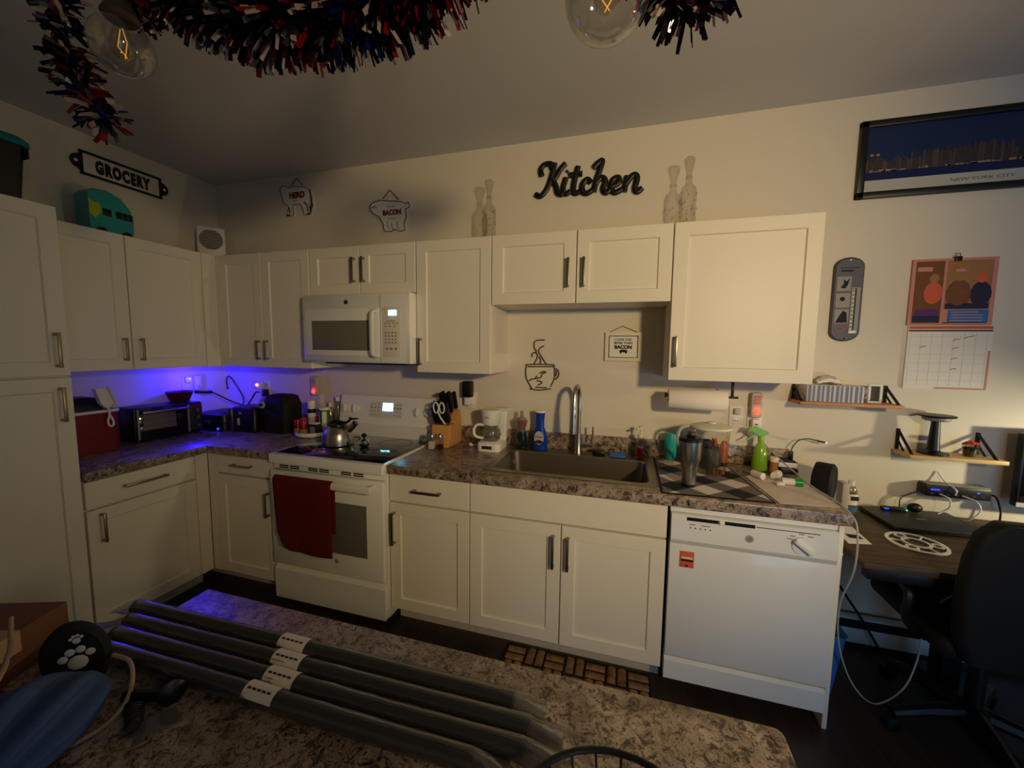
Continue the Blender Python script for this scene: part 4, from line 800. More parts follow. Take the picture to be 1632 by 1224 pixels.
for yc, s in ((-.81, -1), (-.39, 1)):
    pl = [(yc, 2.552)]+[(yc+s*.042*math.sin(math.radians(q)), 2.6-.042*math.cos(math.radians(q))) for q in range(10, 171, 16)]+[(yc, 2.648)]
    MB().prism(pl, 'yz', .004, .011).build('tab', 'black', t); MB().cyl((.0112, yc+s*.018, 2.6), .009, .001, 'x', 14).build('hole', 'cabinet_side', t)
text('GROCERY', .095, -.6, 2.567, .0085, .002, face='x', m='ink', parent=t, squeeze=.55, bold=.0068, space=1.24)
# cow and pig plaques
t = thing('cow_sign', 'white cow-shaped plaque reading HERD on the back wall', 'sign', (.78, -.01, 2.475))
cow = [(.637, 2.686), (.666, 2.702), (.721, 2.683), (.777, 2.688), (.859, 2.675), (.906, 2.654), (.917, 2.605), (.928, 2.53), (.907, 2.515), (.896, 2.554), (.902, 2.479), (.85, 2.481), (.839, 2.526), (.813, 2.561), (.75, 2.561), (.752, 2.483), (.69, 2.484), (.699, 2.516), (.714, 2.548), (.673, 2.573), (.648, 2.63)]
def grow(P, d):
    cx = sum(p[0] for p in P)/len(P); cz = sum(p[1] for p in P)/len(P); out = []
    for i in range(len(P)):
        a, b = Vector(P[i-1]), Vector(P[(i+1) % len(P)]); tn = (b-a).normalized(); nr = Vector((tn.y, -tn.x))
        if nr.dot(Vector((P[i][0]-cx, P[i][1]-cz))) < 0 and False: nr = -nr
        out.append((P[i][0]-nr.x*d, P[i][1]-nr.y*d))
    return out
MB().prism(grow(cow, .01), 'xz', -.009, -.001).build('backing', 'white', t)
ol = MB(); ol.tube([(x, -.011, z) for x, z in cow+cow[:1]], .0025, 6); ol.tube([(.905, -.011, 2.65), (.914, -.011, 2.6), (.918, -.011, 2.54)], .006, 6, smooth=3); ol.tube([(.85, -.011, 2.57), (.875, -.011, 2.545), (.882, -.011, 2.5)], .004, 6, smooth=3); ol.tube([(.715, -.011, 2.545), (.72, -.011, 2.5)], .0035, 6); ol.box(.695, .72, -.0125, -.009, 2.486, 2.496); ol.box(.87, .898, -.0125, -.009, 2.482, 2.492); ol.build('outline', 'bronze', t)
text('HERD', .056, .788, 2.607, -.0095, .001, m='sign_red', parent=t, squeeze=.95, bold=.0032); MB().tube([(.75, -.0105, 2.59), (.765, -.0105, 2.583), (.78, -.0105, 2.591), (.80, -.0105, 2.583)], .002, 6, smooth=4).build('small_script', 'grey', t)
MB().tube([(.72, -.006, 2.685), (.784, -.004, 2.744), (.855, -.006, 2.675)], .0028, 6).build('hanging_cord', 'bronze', t)
t = thing('pig_sign', 'white pig-shaped plaque reading BACON on the back wall', 'sign', (1.55, -.01, 2.31))
pig = [(1.397, 2.49), (1.422, 2.513), (1.484, 2.528), (1.532, 2.518), (1.649, 2.503), (1.678, 2.485), (1.702, 2.495), (1.71, 2.465), (1.678, 2.451), (1.685, 2.405), (1.665, 2.357), (1.672, 2.316), (1.635, 2.311), (1.599, 2.327), (1.563, 2.314), (1.513, 2.319), (1.504, 2.369), (1.475, 2.417), (1.421, 2.447)]
MB().prism(grow(pig, .01), 'xz', -.009, -.001).build('backing', 'white', t)
ol = MB(); ol.tube([(x, -.011, z) for x, z in pig+pig[:1]], .003, 6)
for a, b in ((1.535, 2.38), (1.57, 2.37), (1.61, 2.375)): ol.tube([(a, -.011, b), (a+.006, -.011, b-.035), (a+.02, -.011, b-.05)], .002, 6, smooth=3)
ol.tube([(1.415, -.011, 2.48), (1.44, -.011, 2.49), (1.455, -.011, 2.475)], .002, 6, smooth=3); ol.build('outline', 'bronze', t)
text('BACON', .044, 1.573, 2.425, -.0095, .001, m='sign_red', parent=t, squeeze=.9, bold=.0028)
for z_ in (2.478, 2.398): MB().tube([(1.54, -.0105, z_), (1.555, -.0105, z_+.005), (1.575, -.0105, z_-.003), (1.60, -.0105, z_+.003)], .0018, 6, smooth=4).build('small_script', 'grey', t)
MB().tube([(1.485, -.006, 2.52), (1.557, -.004, 2.59), (1.645, -.006, 2.495)], .0032, 6).build('hanging_cord', 'bronze', t)
MB().box(1.545, 1.56, -.012, -.001, 2.51, 2.545, .002).build('hook', 'white', t)
# coffee cup wall art; dark strokes are metal edges with shadow painted in
t = thing('cup_wall_art', 'cream metal steaming coffee cup ornament over the sink', 'wall art', (2.62, -.01, 1.277))
MB().prism([(2.521, 1.436), (2.704, 1.438), (2.703, 1.354), (2.681, 1.3), (2.684, 1.287), (2.614, 1.277), (2.548, 1.281), (2.562, 1.29), (2.528, 1.343), (2.519, 1.391)], 'xz', -.006, -.002).build('cup_plate', 'cream', t)
CS = [[(2.521, 1.434), (2.611, 1.438), (2.704, 1.437)], [(2.532, 1.422), (2.62, 1.424), (2.702, 1.426)], [(2.525, 1.431), (2.52, 1.391), (2.528, 1.343), (2.562, 1.285)], [(2.548, 1.282), (2.614, 1.277), (2.684, 1.289)], [(2.584, 1.293), (2.62, 1.293), (2.657, 1.294)], [(2.702, 1.433), (2.702, 1.354), (2.681, 1.301)]]
mb = MB(); strokes(mb, CS, -.008, .0038); mb.build('outline', 'bronze', t)
mb = MB(); strokes(mb, [[(2.702, 1.415), (2.723, 1.407), (2.732, 1.379), (2.717, 1.351), (2.703, 1.352)], [(2.705, 1.404), (2.717, 1.391), (2.711, 1.365)]], -.008, .0035); mb.build('cup_handle', 'bronze', t)
mb = MB(); strokes(mb, [[(2.57, 1.436), (2.591, 1.473), (2.593, 1.502), (2.575, 1.512), (2.558, 1.498), (2.564, 1.485)], [(2.589, 1.516), (2.574, 1.541), (2.573, 1.575), (2.592, 1.588), (2.638, 1.589)], [(2.654, 1.438), (2.626, 1.478), (2.601, 1.523), (2.622, 1.548), (2.636, 1.552)], [(2.611, 1.437), (2.616, 1.463), (2.605, 1.486)]], -.008, .0035); mb.build('steam', 'bronze', t)
mb = MB(); strokes(mb, [[(2.543, 1.332), (2.556, 1.343), (2.58, 1.348), (2.593, 1.367)], [(2.58, 1.348), (2.618, 1.357), (2.626, 1.378), (2.649, 1.39), (2.636, 1.394), (2.609, 1.383)], [(2.592, 1.337), (2.627, 1.325), (2.6, 1.307)]], -.008, .004); mb.build('leaf_scroll', 'bronze', t)
# bacon frame
t = thing('framed_sign', 'small cream framed sign about bacon hanging over the sink', 'sign', (3.107, -.01, 1.468))
bo = MB()
for a in ((3.004, 3.211, 1.617, 1.636), (3.004, 3.211, 1.469, 1.488), (3.004, 3.024, 1.488, 1.617), (3.191, 3.211, 1.488, 1.617)): bo.box(a[0], a[1], -.016, -.002, a[2], a[3])
bo.build('frame', 'cream', t); MB().box(3.024, 3.191, -.008, -.002, 1.487, 1.618).build('panel', 'white', t)
ib = MB()
for a in ((3.024, 3.191, 1.613, 1.618), (3.024, 3.191, 1.487, 1.492), (3.024, 3.029, 1.487, 1.618), (3.186, 3.191, 1.487, 1.618)): ib.box(a[0], a[1], -.010, -.007, a[2], a[3])
ib.build('inner_edge', 'bronze', t)
text('I LOVE YOU', .018, 3.107, 1.588, -.0085, .0006, parent=t, bold=.0005); text('MORE THAN', .018, 3.107, 1.569, -.0085, .0006, parent=t, bold=.0005); text('BACON', .028, 3.107, 1.541, -.0085, .0006, parent=t, bold=.0016)
MB().prism([(3.085, 1.527), (3.095, 1.536), (3.12, 1.536), (3.132, 1.53), (3.13, 1.515), (3.122, 1.512), (3.118, 1.52), (3.1, 1.52), (3.096, 1.512), (3.09, 1.513), (3.09, 1.52)], 'xz', -.0095, -.0078).build('pig_mark', 'ink', t)
MB().tube([(3.03, -.006, 1.637), (3.1, -.004, 1.673), (3.185, -.006, 1.637)], .002, 6).build('hanging_cord', 'bronze', t)
# decanters
for x, lb in ((2.322, 'clear pressed-glass decanter on the cabinets left of the Kitchen sign'), (3.40, 'clear pressed-glass decanter on the cabinets right of the Kitchen sign')):
    t = thing('glass_decanter', lb, 'decanter', (x, -.16, ZT))
    MB().lathe([(.036, .0005), (.04, .004), (.04, .19), (.036, .21), (.018, .228), (.014, .245), (.018, .262), (.016, .27)], (x, -.16, ZT), 24, cap=False).build('bottle', 'clear', t)
    gm = MB(); random.seed(3)
    for k in range(44):
        a = random.uniform(0, 6.28); z = random.uniform(.01, .2); gm.ball((x+.0395*math.cos(a), -.16+.0395*math.sin(a), ZT+z), random.uniform(.003, .0055), 6, sc=(1, 1, 1.3))
    gm.build('pressed_relief', 'pressed_glass', t, kind='stuff')
    MB().lathe([(.012, .262), (.014, .29), (.026, .335), (.028, .35), (.02, .36), (0, .362)], (x, -.16, ZT), 20).build('stopper', 'clear', t)
# thermometer
t = thing('wall_thermometer', 'long rounded enamel thermometer plaque on the wall beside the cabinets', 'thermometer', (4.183, -.01, 1.58))
def stad(cx, w, z0, z1, n=10):
    r = w/2; return [(cx+r*math.cos(math.radians(180+180*k/n)), z0+r+r*math.sin(math.radians(180+180*k/n))*.75) for k in range(n+1)]+[(cx+r*math.cos(math.radians(180*k/n)), z1-r+r*math.sin(math.radians(180*k/n))*.75) for k in range(n+1)]
MB().prism(stad(4.183, .128, 1.575, 2.025), 'xz', -.010, -.001).build('edge', 'enamel_edge', t); MB().prism(stad(4.185, .116, 1.583, 2.017), 'xz', -.013, -.0095).build('plate', 'enamel', t)
for z_ in (1.842, 1.76, 1.68): MB().box(4.135, 4.195, -.0145, -.0128, z_, z_+.072).build('picture', 'enamel_light', t)
pm = MB(); pm.prism([(4.15, 1.86), (4.165, 1.88), (4.16, 1.9), (4.175, 1.89), (4.188, 1.905), (4.18, 1.87), (4.17, 1.855)], 'xz', -.0152, -.0143); pm.ball((4.163, -.0145, 1.803), .011, 10, sc=(1, .15, 1)); pm.prism([(4.14, 1.685), (4.19, 1.685), (4.185, 1.735), (4.17, 1.745), (4.155, 1.72)], 'xz', -.0152, -.0143); pm.build('picture_mark', 'ink', t)
MB().box(4.20, 4.236, -.0145, -.0128, 1.63, 1.86).build('scale', 'enamel_light', t); MB().tube([(4.217, -.016, 1.645), (4.217, -.016, 1.855)], .0025, 8).build('glass_tube', 'dark_grey', t)
for k in range(10): MB().box(4.203, 4.212, -.0152, -.0143, 1.65+k*.02, 1.655+k*.02).build('tick', 'white', t)
MB().box(4.2, 4.23, -.0152, -.0143, 1.632, 1.645).build('bulb_guard', 'white', t); MB().tube([(4.137, -.0145, 1.655), (4.16, -.0145, 1.64), (4.195, -.0145, 1.67)], .0025, 6, smooth=4).build('ribbon_mark', 'cal_strip', t)
for z_ in (1.605, 1.995): MB().cyl((4.185, -.013, z_), .004, -.0012, 'y', 10).build('screw', 'white' if z_ > 1.7 else 'ink', t)
MB().box(4.145, 4.225, -.0145, -.0128, 1.955, 1.958).build('rule', 'ink', t); MB().box(4.15, 4.2, -.0145, -.0128, 1.938, 1.946).build('rule', 'ink', t)
# calendar
t = thing('wall_calendar', 'wall calendar with an orange photo page above a white month grid', 'calendar', (4.6, -.01, 1.362))
MB().box(4.438, 4.756, -.012, -.003, 1.672, 1.983).build('photo_page', 'cal_pink', t)
pg = bpy.data.objects['photo_page']
MB().box(4.452, 4.56, -.0135, -.0118, 1.68, 1.972).build('photo_print', 'cal_brown', pg); MB().box(4.572, 4.738, -.0135, -.0118, 1.745, 1.972).build('photo_print', 'cal_skin', pg)
for cx, cz, sc_, bm_, hm_ in ((4.525, 1.85, .9, 'cal_strip', 'cal_skin'), (4.62, 1.85, 1.2, 'cal_brown', 'cal_skin'), (4.702, 1.845, 1.0, 'cal_navy', 'cal_strip')):
    MB().ball((cx, -.0136, cz-.03*sc_), .04*sc_, 14, sc=(1, .02, 1.45)).build('figure_print', bm_, pg); MB().ball((cx, -.0140, cz+.045*sc_), .02*sc_, 12, sc=(1, .03, 1.2)).build('figure_print', hm_, pg)
MB().ball((4.62, -.0142, 1.925), .018, 10, sc=(1.1, .03, .5)).build('figure_print', 'cal_pink', pg)
MB().box(4.455, 4.557, -.0142, -.0134, 1.685, 1.715).build('photo_shade', 'cal_navy', pg); MB().box(4.46, 4.55, -.0142, -.0134, 1.715, 1.745).build('photo_shade', 'cal_purple', pg); MB().box(4.575, 4.735, -.0142, -.0134, 1.747, 1.772).build('photo_shade', 'cal_navy', pg)
MB().box(4.458, 4.515, -.0143, -.0134, 1.925, 1.945).build('caption_box', 'cal_pink', pg)
cb = MB().box(4.59, 4.738, -.0145, -.0118, 1.683, 1.742).build('caption_box', 'cal_blue', pg)
for k in range(4): MB().box(4.6, 4.72-.02*(k == 3), -.015, -.0144, 1.69+k*.013, 1.694+k*.013).build('text_line', 'cal_pink', cb)
MB().box(4.573, 4.735, -.0135, -.0118, 1.68, 1.684).build('photo_rule', 'ink', pg)
mg = MB().box(4.448, 4.768, -.009, -.002, 1.362, 1.668).build('month_page', 'white_paper', t)
MB().box(4.45, 4.766, -.0098, -.0088, 1.652, 1.666).build('header_strip', 'cal_strip', mg); MB().box(4.45, 4.766, -.0098, -.0088, 1.641, 1.648).build('header_rule', 'cal_navy', mg); MB().box(4.57, 4.766, -.0098, -.0088, 1.364, 1.372).build('edge_strip', 'cal_pink', mg); MB().box(4.757, 4.766, -.0098, -.0088, 1.372, 1.55).build('edge_strip', 'cal_pink', mg)
for k in range(6): MB().box(4.458, 4.75, -.0095, -.0089, 1.405+k*.042, 1.4058+k*.042).build('grid_line', 'light_grey', mg)
for k in range(8): MB().box(4.458+k*.0415, 4.4588+k*.0415, -.0095, -.0089, 1.38, 1.635).build('grid_line', 'light_grey', mg)
for x_, z_ in ((4.635, 1.6), (4.635, 1.56), (4.635, 1.51), (4.635, 1.46), (4.675, 1.61), (4.51, 1.565)): MB().tube([(x_-.012, -.0095, z_-.003), (x_, -.0095, z_+.004), (x_+.012+.015*(z_ > 1.605), -.0095, z_+.003+.008*(z_ > 1.605))], .0012, 5).build('pen_mark', 'ink', mg)
t = thing('binder_clip', 'black binder clip holding the top of the calendar', 'clip', (4.605, -.02, 1.965)); MB().box(4.592, 4.618, -.02, -.002, 1.968, 1.99, .002).build('clamp', 'black', t); MB().tube([(4.597, -.012, 1.99), (4.597, -.012, 2.005), (4.613, -.012, 2.005), (4.613, -.012, 1.99)], .0015, 6).build('wire', 'black', t)
# panoramic picture
t = thing('framed_picture', 'long black framed night skyline photograph high on the right wall', 'picture', (4.85, -.01, 2.284))
PX0, PX1, PZ0, PZ1 = 4.179, 5.56, 2.284, 2.643
fm = MB()
for a in ((PX0, PX1, PZ1-.03, PZ1), (PX0, PX1, PZ0, PZ0+.03), (PX0, PX0+.03, PZ0, PZ1), (PX1-.03, PX1, PZ0, PZ1)): fm.box(a[0], a[1], -.024, -.002, a[2], a[3], .003)
fm.build('frame', 'black', t)
MB().box(PX0+.02, PX1-.02, -.010, -.003, PZ0+.02, PZ1-.02).build('mount', 'light_grey', t)
ph = MB().box(PX0+.03, PX1-.03, -.0115, -.0098, PZ0+.085, PZ1-.03).build('sky_print', 'poster_sky', t)
MB().box(PX0+.03, PX1-.03, -.0122, -.0113, PZ0+.085, PZ0+.125).build('water_print', 'poster_water', ph)
random.seed(11); b1, b2, b3 = MB(), MB(), MB(); x = PX0+.032
while x < PX1-.05:
    w_ = random.uniform(.004, .011); h_ = random.uniform(.035, .075)+.03*math.exp(-((x-4.62)/.18)**2); (b1 if random.random() < .75 else b3).box(x, x+w_, -.0126, -.0114, PZ0+.122, PZ0+.122+h_); x += w_
    if random.random() < .45: b2.box(x-.006, x+random.uniform(.005, .02), -.013, -.0124, PZ0+.122, PZ0+.122+random.uniform(.003, .01))
for xx in (4.226, 4.25): b1.box(xx, xx+.014, -.0128, -.0114, PZ0+.122, PZ0+.205); b2.box(xx, xx+.014, -.013, -.0124, PZ0+.197, PZ0+.206)
b1.build('building_print', 'poster_build', ph, kind='stuff'); b2.build('light_print', 'poster_light', ph, kind='stuff'); b3.build('building_print', 'poster_red', ph, kind='stuff')
text('NEW YORK CITY', .02, 4.66, PZ0+.05, -.0105, .0005, m='print_grey', parent=t, squeeze=1.5)
# ------------------------------------------------------------------ wall shelves
def bracket(parent, x, z, w=.006, zt=.1, dep=.125):
    mb = MB(); mb.box(x-w, x+w, -.012, -.001, z-.006, z+zt, .001); mb.box(x-w, x+w, -dep, -.001, z-.012, z-.002, .001); mb.tube([(x, -.008, z+zt-.008), (x, -dep+.004, z+.002)], .0065, 6); mb.tube([(x, -.008, z+zt*.5), (x, -dep*.5, z+.002)], .005, 6)
    mb.build('bracket', 'black', parent)
t = thing('wall_shelf', 'short wooden wall shelf holding the tissue box', 'shelf', (4.18, -.07, 1.268))
MB().box(3.972, 4.395, -.135, -.013, 1.272, 1.288, .002).build('board', 'shelf_wood', t)
for x in (3.984, 4.382): bracket(t, x, 1.2815, zt=.09)
t = thing('tissue_box', 'tissue box with grey and blue stripes on the upper wall shelf', 'tissue box', (4.12, -.07, 1.2885))
MB().box(4.0, 4.238, -.125, -.02, 1.2885, 1.372, .004).build('carton', 'tissue_stripe_a', t)
for k in range(12): MB().box(4.006+k*.0195, 4.006+k*.0195+(.009 if k % 2 else .012), -.1262, -.1245, 1.291, 1.370).build('stripe', 'tissue_stripe_b', t)
tm = MB(); random.seed(5); n = 9
vs = [(4.06+.11*i/n, -.07+.028*math.cos(j*2.1)*(1-abs(i/n-.5)), 1.371+(.018+.03*math.sin(math.pi*i/n))*(j/3)+random.uniform(-.004, .004)) for j in range(4) for i in range(n+1)]
tm.add(vs, [(j*(n+1)+i, j*(n+1)+i+1, (j+1)*(n+1)+i+1, (j+1)*(n+1)+i) for j in range(3) for i in range(n)]); o = tm.build('tissue', 'tissue', t); o.modifiers.new('s', 'SOLIDIFY').thickness = .0015
t = thing('photo_frame', 'tiny white rounded photo frame beside the tissue box', 'frame', (4.3, -.08, 1.2885))
fo = MB()
for a in ((4.272, 4.328, 1.372, 1.383), (4.272, 4.328, 1.2885, 1.2995), (4.272, 4.282, 1.2995, 1.372), (4.318, 4.328, 1.2995, 1.372)): fo.box(a[0], a[1], -.088, -.074, a[2], a[3], .003)
fo.build('frame', 'white', t); MB().box(4.28, 4.32, -.08, -.076, 1.297, 1.374).build('photo', 'bronze', t)
t = thing('wall_shelf', 'pine wall shelf above the desk holding the black stand', 'shelf', (4.61, -.07, 1.03))
MB().box(4.432, 4.79, -.14, -.013, 1.038, 1.056, .002).build('board', 'shelf_pine', t)
for x in (4.45, 4.76): bracket(t, x, 1.0495, zt=.11)
t = thing('headphone_stand', 'black pedestal stand with round disc top on the pine shelf', 'stand', (4.55, -.075, 1.0565)); B = (4.553, -.075, 1.0565)
MB().lathe([(.055, 0), (.055, .008), (.03, .014), (.024, .02)], B, 28).build('base', 'black', t); MB().lathe([(.024, .0201), (.022, .04), (.016, .16)], B, 24).build('column', 'black', t)
MB().lathe([(.04, .1602), (.05, .166), (.05, .18)], B, 32).build('pad', 'grey', t); MB().lathe([(.066, .1802), (.068, .184), (.066, .188), (0, .19)], B, 32).build('disc_top', 'black', t)
t = thing('potted_plant', 'tiny glass pot with red flowers on the pine shelf', 'plant', (4.69, -.075, 1.0565)); B = (4.688, -.078, 1.0565)
MB().lathe([(.02, 0), (.022, .003), (.028, .055)], B, 20, cap=False).build('glass_pot', 'clear', t); MB().lathe([(.019, .002), (.0245, .042), (0, .043)], B, 18).build('soil', 'soil', t); random.seed(2)
for k in range(7):
    a = k*.9; fl = MB(); fl.ball((4.688+.017*math.cos(a)*(k > 0), -.078+.017*math.sin(a)*(k > 0), 1.0565+.06+random.uniform(-.004, .008)), .0105, 8, sc=(1, 1, .7)); fl.build('flower', 'flower_red', t)
# ------------------------------------------------------------------ on top of the cabinets
t = thing('van_cookie_jar', 'teal van-shaped cookie jar on top of the left cabinets', 'cookie jar', (.16, -.78, ZT+.0005))
vp = [(-.885, .075), (-.885, .235), (-.86, .262), (-.80, .27), (-.735, .245), (-.69, .19), (-.678, .115), (-.68, .05), (-.70, .035), (-.88, .035)]
MB().prism([(a, ZT+b) for a, b in vp], 'yz', .08, .2).build('body', 'teal', t, ang=50)
MB().prism([(a, ZT+b) for a, b in ((-.886, .12), (-.886, .20), (-.86, .185), (-.84, .19), (-.83, .14), (-.86, .10))], 'yz', .2, .2025).build('yellow_patch', 'yellow_green', t)
for y0, y1 in ((-.825, -.785), (-.765, -.735), (-.733, -.708), (-.706, -.682)): MB().box(.2, .203, y0, y1, ZT+.125, ZT+.165, .002).build('window', 'black', t)
for y in (-.835, -.715):
    MB().cyl((.09, y, ZT+.0285), .028, .115, 'x', 20).build('wheel', 'black', t)
t = thing('small_heater', 'small white box fan heater with round grille in the cabinet corner', 'heater', (.17, -.15, ZT+.0005))
def SH(mb): return mb.rot(math.radians(50), (.17, -.17, 0))
tray = thing('serving_tray', 'flat black tray under the small white heater', 'tray', (.17, -.17, ZT+.0005)); MB().lathe([(.10, .0005), (.135, .004), (.14, .018), (.136, .018), (.13, .007), (0, .007)], (.17, -.17, ZT), 36).build('tray', 'black', tray)
HZ = ZT+.0075
SH(MB().box(.075, .245, -.235, -.1, HZ, HZ+.232, .02)).build('body', 'white', t)
SH(MB().cyl((.16, -.2352, HZ+.135), .072, -.004, 'y', 32)).build('grille_ring', 'light_grey', t)
for k in range(11):
    zz = -.06+k*.012; ww = math.sqrt(max(.0001, .068**2-zz**2)); SH(MB().box(.16-ww, .16+ww, -.2415, -.2392, HZ+.135+zz-.0035, HZ+.135+zz+.0035)).build('grille_slat', 'dark_grey', t)
SH(MB().cyl((.215, -.2352, HZ+.022), .008, -.006, 'y', 14)).build('switch', 'light_grey', t)
t = thing('storage_tote', 'black storage bin with teal lid on top of the pantry', 'storage bin', (.35, -1.5, ZT+.0005))
loft([rrect(.1, .5, -1.72, -1.268, .02, ZT+.001), rrect(.085, .515, -1.74, -1.25, .02, ZT+.255)], True, True).build('tub', 'black', t, ang=50); loft([rrect(.07, .53, -1.755, -1.235, .025, ZT+.2555), rrect(.07, .53, -1.755, -1.235, .025, ZT+.275), rrect(.09, .51, -1.735, -1.255, .025, ZT+.295)], True, True).build('lid', 'teal_lid', t, ang=50)
MB().box(.07, .53, -1.252, -1.2475, ZT+.205, ZT+.25, .004).build('rim_band', 'dark_grey', t)

# ------------------------------------------------------------------ island
t = thing('kitchen_island', 'speckled stone-topped island in the foreground', 'island', (2.75, -2.2, 0))
IX0, IX1, IY1, IY0 = 2.117, 3.398, -1.705, -2.75
ipoly = [(1.62, -2.75), (3.398, -2.75)]+[(3.383+.015*math.cos(a), -1.72+.015*math.sin(a)) for a in [math.radians(q) for q in (0, 18, 36, 54, 72, 90)]]+[(2.117, -1.705), (2.117, -1.80), (1.95, -1.905), (1.62, -1.94)]
slab(ipoly, .876, .914, 'top', t, 'island_stone')
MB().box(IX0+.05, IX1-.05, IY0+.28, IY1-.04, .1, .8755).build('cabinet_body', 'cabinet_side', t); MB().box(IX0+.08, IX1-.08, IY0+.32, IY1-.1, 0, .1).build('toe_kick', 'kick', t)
for k in range(3): MB().box(IX0+.06+k*.388, IX0+.06+k*.388+.38, IY1-.04, IY1-.022, .11, .868, .003).build('back_panel', 'cabinet', t)
IZ = .9148
# rolls in clear sleeves
for i, (xa, ya, xb, yb, lx, lb) in enumerate(((2.06, -1.826, 2.962, -1.805, 2.506, 'farthest of four black rolls in clear plastic on the island'), (2.10, -1.862, 2.998, -1.842, 2.530, 'second farthest black roll in clear plastic on the island'), (2.12, -1.897, 3.0, -1.879, 2.551, 'second nearest black roll in clear plastic on the island'), (2.075, -1.933, 2.928, -1.916, 2.545, 'nearest of four black rolls in clear plastic on the island'))):
    r = .0152; rs = .0171; t = thing('vinyl_roll', lb, 'roll', ((xa+xb)/2, (ya+yb)/2, IZ), 'black rolls on the island')
    zc = IZ+rs+.0003
    MB().lathe([(.012, 0), (r, .0005), (r, xb-xa), (.012, xb-xa)], (0, 0, 0), 24, 'x').rot(math.atan2(yb-ya, xb-xa), (0, 0, 0)).xf(Matrix.Translation((xa, ya, zc))).build('roll', 'vinyl_black', t)
    sl = MB(); random.seed(20+i); P = []
    dx = Vector((xb-xa, yb-ya, 0)).normalized(); nn = 34; L = (Vector((xb, yb, 0))-Vector((xa, ya, 0))).length
    loops = []
    for k in range(nn+1):
        s_ = -.045+(L+.1)*k/nn; c = Vector((xa, ya, zc))+dx*s_; e0 = max(0, -s_)/.045; e1 = max(0, s_-L)/.055; e = max(e0, e1); lp = []
        for q in range(16):
            a = 2*math.pi*q/16; rr = rs*(1+(random.uniform(-.03, .035) if e == 0 else random.uniform(-.2, .25)))
            lp.append((c.x-math.cos(a)*rr*(1+.25*e)*dx.y, c.y+math.cos(a)*rr*(1+.25*e), max(IZ+.0002, c.z+math.sin(a)*rr*(1-.65*e)-.010*e)))
        loops.append(lp)
    loft(loops).build('plastic_sleeve', 'film', t, ang=180)
    lm = MB(); vs = []; ya = ya+(yb-ya)*(lx-xa)/(xb-xa)
    for k in range(9):
        a = math.radians(20+k*17); vs += [(lx-.032, ya-math.cos(a)*(rs+.0012)+.001, zc+math.sin(a)*(rs+.0012)), (lx+.032, ya-math.cos(a)*(rs+.0012)+.001, zc+math.sin(a)*(rs+.0012))]
    lm.add(vs, [(2*k, 2*k+1, 2*k+3, 2*k+2) for k in range(8)]); lo = lm.build('paper_label', 'label', t)
    for z_, w_ in ((.36, .024),):
        a = math.radians(20+136*z_); tl = MB()
        for q in range(5): tl.add([(lx-.026+q*.0105, ya-math.cos(a-.09)*(rs+.0018)+.001, zc+math.sin(a-.09)*(rs+.0018)), (lx-.018+q*.0105, ya-math.cos(a-.09)*(rs+.0018)+.001, zc+math.sin(a-.09)*(rs+.0018)), (lx-.018+q*.0105, ya-math.cos(a+.09)*(rs+.0018)+.001, zc+math.sin(a+.09)*(rs+.0018)), (lx-.026+q*.0105, ya-math.cos(a+.09)*(rs+.0018)+.001, zc+math.sin(a+.09)*(rs+.0018))], [(0, 1, 2, 3)])
        tl.build('print_line', 'dark_grey', lo)
# cardboard box
t = thing('cardboard_box', 'brown cardboard box with tape at the lower left on the island', 'box', (1.95, -2.0, IZ))
BM = Matrix.Translation((1.915, -2.065, IZ)) @ Matrix.Rotation(math.radians(20), 4, 'Z')
MB().box(-.16, .15, -.12, .1, .0002, .085, .002).xf(BM).build('carton', 'cardboard', t); MB().box(-.161, .151, -.035, .015, .0853, .0858).xf(BM).build('tape_strip', 'tape', t); MB().box(.1503, .151, -.035, .015, .045, .0857).xf(BM).build('tape_end', 'tape', t)
# paw paddle
t = thing('paw_brush', 'black oval paddle with white paw prints standing at the lower left', 'brush', (2.2, -1.99, IZ))
PM = Matrix.Translation((2.205, -1.995, IZ+.067)) @ Matrix.Rotation(math.radians(48), 4, 'Z') @ Matrix.Rotation(math.radians(-8), 4, 'Y')
MB().lathe([(.0, -.012), (.04, -.011), (.0465, -.004), (.0465, .004), (.04, .011), (0, .012)], (0, 0, 0), 32, 'y', sx=.95, sy=1.4).xf(PM).build('pad', 'black_matte', t)
def paw(cx, cz, s, nm):
    mb = MB(); 
    for a, b, r in ((0, 0, .009), (-.011, .009, .0045), (-.004, .015, .0045), (.005, .015, .0045), (.012, .008, .0045)): mb.ball((cx+a*s, -.0118, cz+b*s), r*s, 10, sc=(1, .12, 1))
    mb.xf(PM).build(nm, 'plush_pattern', t)
paw(.004, -.006, 1.5, 'paw_print'); paw(-.004, -.04, .85, 'paw_print'); paw(.01, .034, .6, 'paw_print')
